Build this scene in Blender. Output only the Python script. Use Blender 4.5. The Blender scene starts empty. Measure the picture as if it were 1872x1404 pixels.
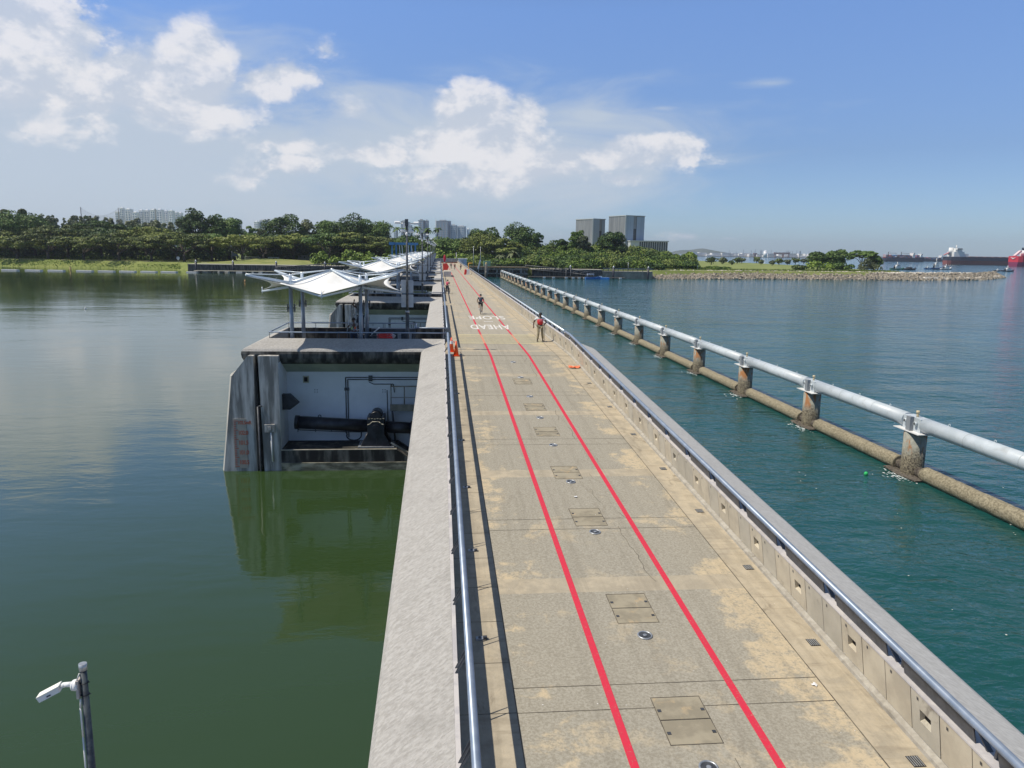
import bpy, bmesh, math, random
import numpy as np
from mathutils import Vector, Matrix
random.seed(7)
PI = math.pi
SC = bpy.context.scene
COL = SC.collection
# ------------------------------------------------------------------ camera
F_PX, H_CAM = 1400.0, 5.5
cam = bpy.data.cameras.new('camera'); camo = bpy.data.objects.new('camera', cam); COL.objects.link(camo)
cam.sensor_width = 36.0; cam.lens = 36.0 * F_PX / 1872.0; cam.clip_start = 0.1; cam.clip_end = 30000
def _u(v): return v / np.linalg.norm(v)
_Y = _u(np.array([803.5 - 936, 454. - 702, F_PX]))
_P = np.array([803.5 + 1000 - 936, 454 + 16.5 - 702, F_PX])
_Z = -_u(np.cross(_Y, _P))
if _Z[1] > 0: _Z = -_Z
_X = np.cross(_Y, _Z)
if _X[0] < 0: _X = -_X
RM = np.stack([_X, _Y, _Z])
r_, u_, b_ = RM @ np.array([1., 0, 0]), RM @ np.array([0, -1., 0]), RM @ np.array([0, 0, -1.])
camo.matrix_world = Matrix(((r_[0], u_[0], b_[0], 0), (r_[1], u_[1], b_[1], 0), (r_[2], u_[2], b_[2], H_CAM), (0, 0, 0, 1)))
SC.camera = camo
def W(px, py, Y):
    """point at distance Y along the bridge axis seen at photo pixel px,py (used to survey far things)"""
    r = RM @ np.array([px - 936., py - 702., F_PX]); t = Y / r[1]
    return Vector((r[0] * t, Y, H_CAM + r[2] * t))
def DIR(px, py):
    return _u(RM @ np.array([px - 936., py - 702., F_PX]))
# ------------------------------------------------------------------ sun, sky, exposure
SUN_EL, SUN_AZ = math.radians(58.0), math.radians(-94.0)      # azimuth measured from +Y towards +X
sun = bpy.data.lights.new('sun', 'SUN'); sun.energy = 3.7; sun.angle = math.radians(0.53); sun.color = (1.0, 0.92, 0.785)
suno = bpy.data.objects.new('sun', sun); COL.objects.link(suno)
sd = Vector((math.sin(SUN_AZ) * math.cos(SUN_EL), math.cos(SUN_AZ) * math.cos(SUN_EL), math.sin(SUN_EL)))
suno.rotation_euler = sd.to_track_quat('Z', 'Y').to_euler()
world = bpy.data.worlds.new('World'); SC.world = world; world.use_nodes = True
SC.view_settings.view_transform = 'Standard'; SC.view_settings.look = 'None'
SC.view_settings.exposure = 0.30; SC.view_settings.gamma = 1.0

class NT:
    """tiny helper to write node graphs"""
    def __init__(s, tree): s.t = tree; s.n = tree.nodes; s.l = tree.links
    def new(s, typ, **kw):
        n = s.n.new(typ)
        for k, v in kw.items(): setattr(n, k, v)
        return n
    def put(s, sock, v):
        if hasattr(v, 'is_linked') or isinstance(v, bpy.types.NodeSocket): s.l.new(v, sock)
        elif v is not None:
            if isinstance(v, (tuple, list)) and len(v) == 3 and len(getattr(sock, 'default_value', (0,))) == 4: v = (*v, 1)
            sock.default_value = v
    def m(s, op, a, b=None, c=None, clamp=False):
        n = s.new('ShaderNodeMath', operation=op, use_clamp=clamp)
        for i, v in enumerate((a, b, c)):
            if v is not None: s.put(n.inputs[i], v)
        return n.outputs[0]
    def vm(s, op, a, b=None):
        n = s.new('ShaderNodeVectorMath', operation=op); s.put(n.inputs[0], a)
        if b is not None: s.put(n.inputs[1], b)
        return n.outputs['Value'] if op in ('LENGTH', 'DOT_PRODUCT') else n.outputs[0]
    def noise(s, vec, scale, detail=4, rough=0.5, dist=0.0):
        n = s.new('ShaderNodeTexNoise'); s.put(n.inputs['Vector'], vec)
        n.inputs['Scale'].default_value = scale; n.inputs['Detail'].default_value = detail
        n.inputs['Roughness'].default_value = rough; n.inputs['Distortion'].default_value = dist
        return n.outputs['Fac']
    def ramp(s, fac, stops):
        n = s.new('ShaderNodeValToRGB'); s.put(n.inputs[0], fac); e = n.color_ramp.elements
        while len(e) < len(stops): e.new(0.5)
        for el, (p, c) in zip(e, stops):
            el.position = p; el.color = (c, c, c, 1) if isinstance(c, (int, float)) else (*c, 1)
        return n.outputs[0]
    def mix(s, f, a, b, blend='MIX'):
        n = s.new('ShaderNodeMix', data_type='RGBA', blend_type=blend)
        s.put(n.inputs[0], f); s.put(n.inputs[6], a); s.put(n.inputs[7], b); return n.outputs[2]
    def sep(s, v):
        n = s.new('ShaderNodeSeparateXYZ'); s.put(n.inputs[0], v); return n.outputs
    def comb(s, x, y, z):
        n = s.new('ShaderNodeCombineXYZ')
        for i, v in enumerate((x, y, z)): s.put(n.inputs[i], v)
        return n.outputs[0]
    def step(s, v, a, b):
        n = s.new('ShaderNodeMapRange', interpolation_type='SMOOTHSTEP'); s.put(n.inputs[0], v)
        n.inputs[1].default_value = a; n.inputs[2].default_value = b; return n.outputs[0]

def build_sky():
    t = NT(world.node_tree); t.n.clear()
    out = t.new('ShaderNodeOutputWorld'); bg = t.new('ShaderNodeBackground')
    sky = t.new('ShaderNodeTexSky', sky_type='NISHITA'); sky.sun_disc = False
    sky.sun_elevation = SUN_EL; sky.sun_rotation = SUN_AZ % (2 * PI)
    sky.altitude = 0; sky.air_density = 1.0; sky.dust_density = 0.35; sky.ozone_density = 3.0
    d = t.new('ShaderNodeTexCoord').outputs['Generated']
    x, y, z = t.sep(d)
    u = t.m('ARCTAN2', x, y); v = t.m('ARCSINE', z)
    gr = t.new('ShaderNodeValToRGB'); t.put(gr.inputs[0], v); e = gr.color_ramp.elements; e.new(.5); e.new(.5)
    for el, (pp, cc) in zip(e, ((0.0, (.60, .80, 1.12)), (0.12, (.60, .72, .98)), (0.28, (.88, 1.04, 1.36)), (0.50, (.86, .84, .80)))): el.position = pp; el.color = (*cc, 1)
    base = t.mix(1.0, sky.outputs[0], gr.outputs[0], 'MULTIPLY')
    # slight milky veil low in the sky
    low = t.step(v, 0.50, -0.02)
    base = t.mix(t.m('MULTIPLY', low, 0.12), base, (4.4, 5.8, 8.0))
    p = t.comb(t.m('MULTIPLY', u, 1.0), t.m('MULTIPLY', v, 1.5), 0.37)
    n1 = t.noise(p, 11.0, 9, 0.60, 0.25); n2 = t.noise(p, 42.0, 6, 0.62)
    nw = t.noise(t.comb(t.m('MULTIPLY', u, 1.0), t.m('MULTIPLY', v, 3.5), 1.9), 6.0, 6, 0.6, 0.6)
    def blobs(lst):
        acc = None
        for (px, py, rx, ry, w) in lst:
            dd = DIR(px, py); uu, vv = math.atan2(dd[0], dd[1]), math.asin(dd[2])
            a = t.m('MULTIPLY', t.m('SUBTRACT', u, uu), F_PX / rx); b = t.m('MULTIPLY', t.m('SUBTRACT', v, vv), F_PX / ry)
            q = t.m('SQRT', t.m('ADD', t.m('MULTIPLY', a, a), t.m('MULTIPLY', b, b)))
            g = t.m('MULTIPLY', t.m('SUBTRACT', 1.0, q), w)
            acc = g if acc is None else t.m('MAXIMUM', acc, g)
        return t.m('MAXIMUM', acc, -1.0)
    cum = blobs([(20, 90, 150, 125, 1), (100, 130, 90, 90, .9), (270, 165, 125, 75, .95), (360, 135, 75, 95, 1), (320, 200, 150, 55, .7), (180, 170, 80, 70, .6),
                 (490, 150, 62, 34, .8), (528, 135, 55, 34, .8), (600, 90, 34, 28, .36), (65, 228, 90, 30, .36),
                 (865, 220, 90, 75, 1.2), (905, 265, 110, 60, 1), (960, 215, 45, 40, .8), (800, 262, 90, 40, .9), (1000, 300, 130, 45, .75),
                 (1190, 268, 100, 26, .8), (1130, 290, 160, 28, .6), (795, 340, 62, 24, .7), (690, 280, 120, 24, .55), (900, 330, 180, 30, .4),
                 (560, 268, 80, 20, .34), (430, 320, 60, 26, .32), (640, 200, 60, 22, .35), (540, 300, 60, 20, .4), (1135, 326, 60, 20, .4), (1255, 432, 55, 12, .42), (1330, 436, 30, 6, .45), (-250, 120, 180, 120, 1), (-500, 200, 200, 80, .8)])
    dens = t.step(t.m('ADD', cum, t.m('MULTIPLY', t.m('SUBTRACT', n1, 0.5), 1.9)), -0.06, 0.40)
    dens = t.m('MULTIPLY', dens, t.step(t.m('ADD', cum, t.m('MULTIPLY', t.m('SUBTRACT', n2, .5), 1.0)), -0.10, 0.16))
    veil = blobs([(120, 300, 760, 240, 1.2), (880, 290, 560, 150, 1.1), (60, 330, 500, 120, .9), (420, 340, 420, 80, .8), (1080, 215, 90, 28, .8), (300, 90, 260, 70, .5),
                  (1250, 280, 130, 18, .6), (1400, 152, 60, 10, .4), (1210, 198, 50, 9, .5), (640, 185, 140, 60, .5), (-300, 250, 500, 200, .9)])
    vd = t.step(t.m('ADD', veil, t.m('MULTIPLY', t.m('SUBTRACT', nw, 0.5), 1.5)), -0.10, 0.85)
    vd = t.m('MULTIPLY', vd, 0.85)
    # relief: sample the noise a little towards the sun to shade one flank of each billow
    p2 = t.comb(t.m('ADD', u, -0.012), t.m('ADD', t.m('MULTIPLY', v, 1.5), 0.03), 0.37)
    sh = t.m('SUBTRACT', n1, t.noise(p2, 11.0, 9, 0.60, 0.25))
    lit = t.step(t.m('ADD', sh, t.m('MULTIPLY', t.m('SUBTRACT', n2, .5), .30)), -0.10, 0.10)
    ccol = t.mix(lit, (5.2, 5.7, 6.6), (7.8, 7.7, 7.9))
    col = t.mix(vd, base, (5.0, 5.65, 6.45)); col = t.mix(t.m('MULTIPLY', dens, 0.86), col, ccol)
    t.l.new(col, bg.inputs[0]); bg.inputs[1].default_value = 0.09
    t.l.new(bg.outputs[0], out.inputs[0])
build_sky()

# ------------------------------------------------------------------ materials
MT = {}
def mat(name, c1, c2=None, scale=2.0, rough=0.7, bump=0.0, bscale=None, metal=0.0, stretch=(1, 1, 1), lo=0.4, hi=0.6, detail=6, c3=None, s3=0.5, lo3=.55, hi3=.7, spec=None, bdist=0.02, trans=0.0):
    if name in MT: return MT[name]
    m = bpy.data.materials.new(name); m.use_nodes = True; t = NT(m.node_tree); bs = t.n['Principled BSDF']
    pos = t.new('ShaderNodeNewGeometry').outputs['Position']; pv = t.vm('MULTIPLY', pos, stretch)
    if c2 is None: c = None; bs.inputs['Base Color'].default_value = (*c1, 1)
    else:
        c = t.mix(t.step(t.noise(pv, scale, detail, .6), lo, hi), c1, c2)
        if c3 is not None: c = t.mix(t.step(t.noise(pv, s3, detail, .62, .4), lo3, hi3), c, c3)
        t.l.new(c, bs.inputs['Base Color'])
    bs.inputs['Roughness'].default_value = rough; bs.inputs['Metallic'].default_value = metal
    if spec is not None: bs.inputs['Specular IOR Level'].default_value = spec
    if bump:
        b = t.new('ShaderNodeBump'); b.inputs['Strength'].default_value = bump; b.inputs['Distance'].default_value = bdist
        t.l.new(t.noise(pv, bscale or scale * 4, 6, .6), b.inputs['Height']); t.l.new(b.outputs[0], bs.inputs['Normal'])
    MT[name] = m; return m

def deck_mat():
    m = bpy.data.materials.new('deck_concrete'); m.use_nodes = True; t = NT(m.node_tree); bs = t.n['Principled BSDF']
    pos = t.new('ShaderNodeNewGeometry').outputs['Position']; x, y, z = t.sep(pos)
    fine = t.noise(pos, 22, 5, .7); med = t.noise(pos, 2.2, 8, .65, .4); big = t.noise(pos, 0.32, 6, .62, 1.0)
    grey = t.mix(t.step(fine, .35, .65), (0.275, 0.250, 0.198), (0.385, 0.358, 0.295))
    # bands of smooth concrete every 6.8 m and the strips along both walls
    fr = t.m('MODULO', t.m('ADD', y, 683.1 - 3.7 + 0.0), 6.8)
    band = t.m('LESS_THAN', fr, 0.62)
    edge = t.m('MAXIMUM', t.m('GREATER_THAN', x, 6.215), t.m('LESS_THAN', x, 1.17))
    smooth = t.m('MAXIMUM', band, edge)
    tan = t.mix(t.step(med, .35, .68), (0.37, 0.32, 0.24), (0.48, 0.415, 0.31))
    # worn sandy patches: more likely towards the slab borders
    e = t.m('MULTIPLY', t.step(t.m('ABSOLUTE', t.m('SUBTRACT', x, 3.75)), 1.2, 2.3), 0.10)
    e = t.m('ADD', e, t.m('MULTIPLY', t.step(x, 4.8, 6.0), .07))
    e2 = t.m('MULTIPLY', t.m('SUBTRACT', 1.0, t.step(t.m('ABSOLUTE', t.m('SUBTRACT', fr, 0.3)), .3, 1.2)), 0.07)
    near = t.m('MULTIPLY', t.step(y, 34.0, 8.0), 0.085)
    patch = t.m('ADD', t.m('ADD', t.m('ADD', big, e), e2), near)
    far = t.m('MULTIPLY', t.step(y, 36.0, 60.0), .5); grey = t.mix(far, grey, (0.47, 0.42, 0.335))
    w = t.m('ADD', patch, t.m('MULTIPLY', t.m('SUBTRACT', med, .5), 0.55))
    pm = t.m('MULTIPLY', t.step(w, 0.645, 0.74), t.step(t.m('ADD', t.m('MULTIPLY', fine, .45), t.m('MULTIPLY', t.noise(pos, 7, 6, .7), .55)), .34, .56))
    col = t.mix(t.m('MULTIPLY', pm, t.m('ADD', .40, t.m('MULTIPLY', t.step(t.m('ABSOLUTE', t.m('SUBTRACT', x, 3.6)), .7, 2.0), .52))), grey, (0.55, 0.45, 0.30))
    col = t.mix(t.m('MULTIPLY', smooth, 0.8), col, tan)
    dirt = t.step(t.noise(t.vm('MULTIPLY', pos, (1.6, .5, 1)), 1.6, 8, .7, .8), .56, .72)
    col = t.mix(t.m('MULTIPLY', dirt, t.m('MULTIPLY', t.m('ADD', .25, t.m('MULTIPLY', edge, .45)), .9)), col, (0.15, 0.12, 0.085))
    lite = t.step(t.noise(pos, 5.0, 8, .7, 1.2), .64, .72)
    col = t.mix(t.m('MULTIPLY', lite, .4), col, (0.68, 0.59, 0.45))
    tr = t.noise(t.vm('MULTIPLY', pos, (4.5, .10, 1)), 1.0, 5, .65, .2); col = t.mix(t.m('MULTIPLY', t.step(tr, .48, .66), .22), col, (0.17, 0.15, 0.115))
    dr_ = t.noise(t.vm('MULTIPLY', pos, (.35, 3.0, 1)), 1.3, 6, .7, .6); col = t.mix(t.m('MULTIPLY', t.m('MULTIPLY', t.step(dr_, .52, .68), edge), .35), col, (0.20, 0.165, 0.12))
    t.l.new(col, bs.inputs['Base Color']); bs.inputs['Roughness'].default_value = 0.9
    bs.inputs['Specular IOR Level'].default_value = 0.25
    b = t.new('ShaderNodeBump'); b.inputs['Strength'].default_value = .35; b.inputs['Distance'].default_value = .008
    t.l.new(fine, b.inputs['Height']); t.l.new(b.outputs[0], bs.inputs['Normal']); MT['deck'] = m; return m

def water_mat(name, body, shallow, scale, amp, stretch, rough, patch=0.0, wscale=0.02):
    m = bpy.data.materials.new(name); m.use_nodes = True; t = NT(m.node_tree); bs = t.n['Principled BSDF']
    pos = t.new('ShaderNodeNewGeometry').outputs['Position']; p = t.vm('MULTIPLY', pos, stretch)
    c = t.mix(t.step(t.noise(pos, wscale, 4, .55), .35, .65), body, shallow)
    t.l.new(c, bs.inputs['Base Color']); bs.inputs['Roughness'].default_value = rough; bs.inputs['IOR'].default_value = 1.40 if name == 'sea_water' else 1.55
    n = t.m('ADD', t.m('MULTIPLY', t.noise(p, scale, 3, .5, .4), 1.0), t.m('MULTIPLY', t.noise(p, scale * 3.3, 4, .55, .6), 0.38))
    n = t.m('ADD', n, t.m('MULTIPLY', t.noise(p, scale * .22, 2, .5), 1.8 if name != 'sea_water' else 2.4))
    gust = t.step(t.noise(t.vm('MULTIPLY', pos, (.4, 1, 1)), 0.045, 4, .6, 1.0), .3, .7)
    h = t.m('MULTIPLY', n, t.m('ADD', 1.0 - patch, t.m('MULTIPLY', gust, patch)))
    b = t.new('ShaderNodeBump'); b.inputs['Strength'].default_value = 1.0; b.inputs['Distance'].default_value = amp
    t.l.new(h, b.inputs['Height']); t.l.new(b.outputs[0], bs.inputs['Normal']); return m

def leaf_mat(name, dark, light, rough=.55):
    m = bpy.data.materials.new(name); m.use_nodes = True; t = NT(m.node_tree); bs = t.n['Principled BSDF']
    g = t.new('ShaderNodeNewGeometry'); pos = g.outputs['Position']
    oi = t.new('ShaderNodeObjectInfo').outputs['Random']; f = t.m('ADD', t.m('ADD', t.m('MULTIPLY', g.outputs['Random Per Island'], .50), t.m('MULTIPLY', t.noise(pos, .22, 3, .5), .6)), t.m('MULTIPLY', t.m('SUBTRACT', oi, .5), .42))
    c = t.mix(t.step(f, .25, .9), dark, light); t.l.new(c, bs.inputs['Base Color'])
    bs.inputs['Roughness'].default_value = rough; bs.inputs['Specular IOR Level'].default_value = .25
    MT[name] = m; return m

deck_mat()
CONC = mat('wall_concrete', (0.40, 0.37, 0.30), (0.52, 0.48, 0.39), 1.1, .85, .25, 30, lo=.3, hi=.7, c3=(0.24, 0.21, 0.17), s3=1.6, lo3=.58, hi3=.72, bdist=.006)
def streak_mat(nm, ang, c1, c2, c3, bump, bd):
    m = bpy.data.materials.new(nm); m.use_nodes = True; t = NT(m.node_tree); bs = t.n['Principled BSDF']; pos = t.new('ShaderNodeNewGeometry').outputs['Position']
    vr = t.new('ShaderNodeVectorRotate'); vr.rotation_type = 'Z_AXIS'; vr.inputs['Angle'].default_value = ang; t.l.new(pos, vr.inputs['Vector']); rv = vr.outputs[0]
    st = t.noise(t.vm('MULTIPLY', rv, (.45, 4.5, 1)), 2.2, 7, .68, .3); fi = t.noise(t.vm('MULTIPLY', rv, (.7, 1.6, 1)), 13, 5, .65); bg_ = t.noise(pos, .7, 5, .6, .5)
    c = t.mix(t.step(t.m('ADD', t.m('MULTIPLY', fi, .75), t.m('MULTIPLY', st, .25)), .36, .64), c1, c2); c = t.mix(t.m('MULTIPLY', t.step(st, .60, .74), .45), c, c3); c = t.mix(t.m('MULTIPLY', t.step(bg_, .50, .75), .45), c, tuple(v * .72 for v in c1))
    t.l.new(c, bs.inputs['Base Color']); bs.inputs['Roughness'].default_value = .9; bs.inputs['Specular IOR Level'].default_value = .2
    b = t.new('ShaderNodeBump'); b.inputs['Strength'].default_value = bump; b.inputs['Distance'].default_value = bd; t.l.new(t.m('ADD', fi, t.m('MULTIPLY', st, .5)), b.inputs['Height']); t.l.new(b.outputs[0], bs.inputs['Normal']); MT[nm] = m; return m
PANEL = mat('panel_concrete', (0.44, 0.39, 0.30), (0.58, 0.52, 0.40), 1.7, .8, .2, 18, lo=.3, hi=.7, c3=(0.27, 0.235, 0.185), s3=2.3, lo3=.6, hi3=.78, bdist=.005)
CAP = mat('cap_concrete', (0.44, 0.42, 0.42), (0.55, 0.52, 0.50), 3, .8, .2, 30, bdist=.005)
WING = mat('ledge_concrete', (0.31, 0.288, 0.258), (0.43, 0.40, 0.365), 9, .9, 1.0, 16, lo=.3, hi=.7, c3=(0.27, 0.25, 0.22), s3=2.2, lo3=.52, hi3=.80, bdist=.035, stretch=(1, .6, 1))
WINGR = mat('sea_ledge_concrete', (0.43, 0.42, 0.40), (0.56, 0.55, 0.53), 2.2, .9, .3, 10, lo=.3, hi=.7, stretch=(.6, 1.6, 1), bdist=.01, c3=(.72, .71, .69), s3=1.6, lo3=.56, hi3=.70, spec=.2)
KERB = mat('kerb_concrete', (0.30, 0.275, 0.23), (0.42, 0.395, 0.34), 6, .85, .3, 20, lo=.3, hi=.7, c3=(.22, .20, .165), s3=3, lo3=.5, hi3=.75, bdist=.006)
PIERC = mat('stained_pier_concrete', (0.19, 0.188, 0.178), (0.56, 0.545, 0.52), .9, .9, .4, 12, stretch=(3.2, 3.2, .35), lo=.40, hi=.66, c3=(.68, .665, .64), s3=.8, lo3=.64, hi3=.74, bdist=.02)
PIERB = mat('dark_blotchy_concrete', (0.018, 0.018, 0.018), (0.16, 0.155, 0.14), 1.0, .9, .4, 12, stretch=(2.5, 2.5, .6), lo=.42, hi=.72, bdist=.02)
PLINTH = mat('tide_stained_concrete', (0.12, 0.115, 0.08), (0.40, 0.38, 0.29), 1.3, .85, .4, 12, stretch=(1, 1, 3), lo=.38, hi=.66, bdist=.02)
WHITEW = mat('white_painted_wall', (0.74, 0.76, 0.78), (0.84, 0.86, 0.88), .8, .75, lo=.3, hi=.7, c3=(.6, .61, .60), s3=.6, lo3=.62, hi3=.8)
FLOORD = mat('dirty_niche_floor', (0.02, 0.02, 0.018), (0.16, 0.145, 0.11), 1.6, .8, lo=.42, hi=.7)
PLAT = mat('platform_concrete', (0.15, 0.145, 0.135), (0.30, 0.285, 0.26), 1.5, .9)
WING = streak_mat('ledge_streaked_concrete', -.55, (0.335, 0.32, 0.297), (0.47, 0.455, 0.43), (0.53, 0.515, 0.49), 1.0, .03)
WINGR = streak_mat('sea_ledge_streaked_concrete', .75, (0.40, 0.395, 0.38), (0.52, 0.515, 0.50), (0.74, 0.735, 0.72), .5, .015)
RAILM = mat('blue_grey_rail_paint', (0.23, 0.285, 0.37), (0.29, 0.345, 0.43), 3, rough=.38, metal=.25)
GALV = mat('galvanised_steel', (0.36, 0.38, 0.40), (0.50, 0.52, 0.54), 6, .42, metal=.6)
DKM = mat('dark_grey_metal', (0.055, 0.06, 0.068), (0.085, 0.09, 0.10), 5, .5, metal=.3)
BLK = mat('black_steel', (0.014, 0.015, 0.022), (0.03, 0.032, 0.042), 3, .42, metal=.2)
DARK = mat('joint_dark', (0.07, 0.06, 0.048), (0.16, 0.14, 0.105), 3, .95)
RED = mat('red_line_paint', (0.64, 0.020, 0.055), (0.54, 0.035, 0.065), 9, .75, lo=.3, hi=.8, c3=(.47, .17, .13), s3=28, lo3=.56, hi3=.74)
WPAINT = mat('white_road_paint', (0.72, 0.70, 0.66), (0.42, 0.38, 0.32), 7, .7, lo=.5, hi=.75)
YPAINT = mat('worn_yellow_paint', (0.74, 0.66, 0.36), (0.50, 0.44, 0.31), 5, .75, lo=.4, hi=.8)
WHITE = mat('white_paint', (0.80, 0.80, 0.80), None, rough=.35)
OFFW = mat('off_white_plastic', (0.72, 0.72, 0.71), None, rough=.4)
FABRIC = mat('canopy_membrane', (0.86, 0.86, 0.84), (0.80, 0.79, 0.75), .5, .55)
STRUT = mat('pale_steel_tube', (0.62, 0.69, 0.75), None, rough=.3, metal=.15)
COLB = mat('blue_grey_column', (0.25, 0.29, 0.35), (0.30, 0.34, 0.40), 2, .4, metal=.3)
BOARD = mat('grey_sign_back', (0.42, 0.44, 0.47), (0.48, 0.50, 0.53), 2, .5, metal=.3)
PIPEW = mat('grey_white_pipe_paint', (0.50, 0.555, 0.585), (0.56, 0.61, 0.64), 1.2, .42, c3=(.40, .43, .44), s3=1.1, lo3=.56, hi3=.74)
PIPEL = mat('barnacled_pipe', (0.19, 0.165, 0.11), (0.38, 0.335, 0.235), 9.0, .95, 1.0, 16, lo=.35, hi=.65, c3=(.10, .09, .065), s3=12, lo3=.56, hi3=.68, bdist=.06)
HOLE = mat('recess_black', (0.02, 0.018, 0.016), None, rough=.9)
ORANGE = mat('cone_orange', (0.85, 0.12, 0.02), None, rough=.5)
REDP = mat('red_plastic', (0.70, 0.035, 0.03), None, rough=.45)
BROWN = mat('trunk_bark', (0.055, 0.045, 0.035), (0.10, 0.085, 0.065), 1.5, .9)
GRASS = mat('grass_ground', (0.15, 0.19, 0.04), (0.23, 0.26, 0.07), .10, .95, lo=.35, hi=.65, c3=(.22, .20, .10), s3=.3, lo3=.62, hi3=.75)
ROCK = mat('riprap_rock', (0.16, 0.135, 0.10), (0.42, 0.37, 0.29), .7, .9, lo=.3, hi=.7)
ROCKT = mat('pale_rock_crest', (0.46, 0.42, 0.35), (0.62, 0.57, 0.49), .5, .9)
def pile_mat():
    m = bpy.data.materials.new('rusty_pile'); m.use_nodes = True; t = NT(m.node_tree); bs = t.n['Principled BSDF']
    pos = t.new('ShaderNodeNewGeometry').outputs['Position']; x, y, z = t.sep(pos)
    base = t.mix(t.step(t.noise(pos, 5, 6, .65), .35, .65), (0.235, 0.245, 0.21), (0.33, 0.33, 0.28))
    rust = t.m('MULTIPLY', t.step(t.noise(t.vm('MULTIPLY', pos, (1.5, 1.5, .6)), 1.6, 6, .6), .50, .58), t.step(z, -5.4, -4.7))
    base = t.mix(rust, base, (0.30, 0.135, 0.05))
    low = t.step(t.m('ADD', z, t.m('MULTIPLY', t.noise(pos, 3, 5, .6), 1.2)), -4.0, -4.9)
    crust = t.mix(t.step(t.noise(pos, 12, 6, .7), .4, .6), (0.05, 0.04, 0.03), (0.25, 0.22, 0.15))
    base = t.mix(low, base, crust)
    t.l.new(base, bs.inputs['Base Color']); bs.inputs['Roughness'].default_value = .85
    b = t.new('ShaderNodeBump'); b.inputs['Strength'].default_value = .6; b.inputs['Distance'].default_value = .04
    t.l.new(t.noise(pos, 9, 5, .6), b.inputs['Height']); t.l.new(b.outputs[0], bs.inputs['Normal']); return m
PILEM = pile_mat()
LEAF = [leaf_mat('rain_tree_leaves', (0.045, 0.070, 0.018), (0.25, 0.285, 0.06)),
        leaf_mat('dark_crown_leaves', (0.034, 0.068, 0.018), (0.15, 0.235, 0.055)),
        leaf_mat('fresh_shrub_leaves', (0.05, 0.095, 0.016), (0.23, 0.32, 0.05)),
        leaf_mat('feathery_leaves', (0.06, 0.08, 0.04), (0.17, 0.195, 0.09)),
        leaf_mat('shore_shrub_leaves', (0.045, 0.075, 0.02), (0.21, 0.26, 0.065))]

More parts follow.
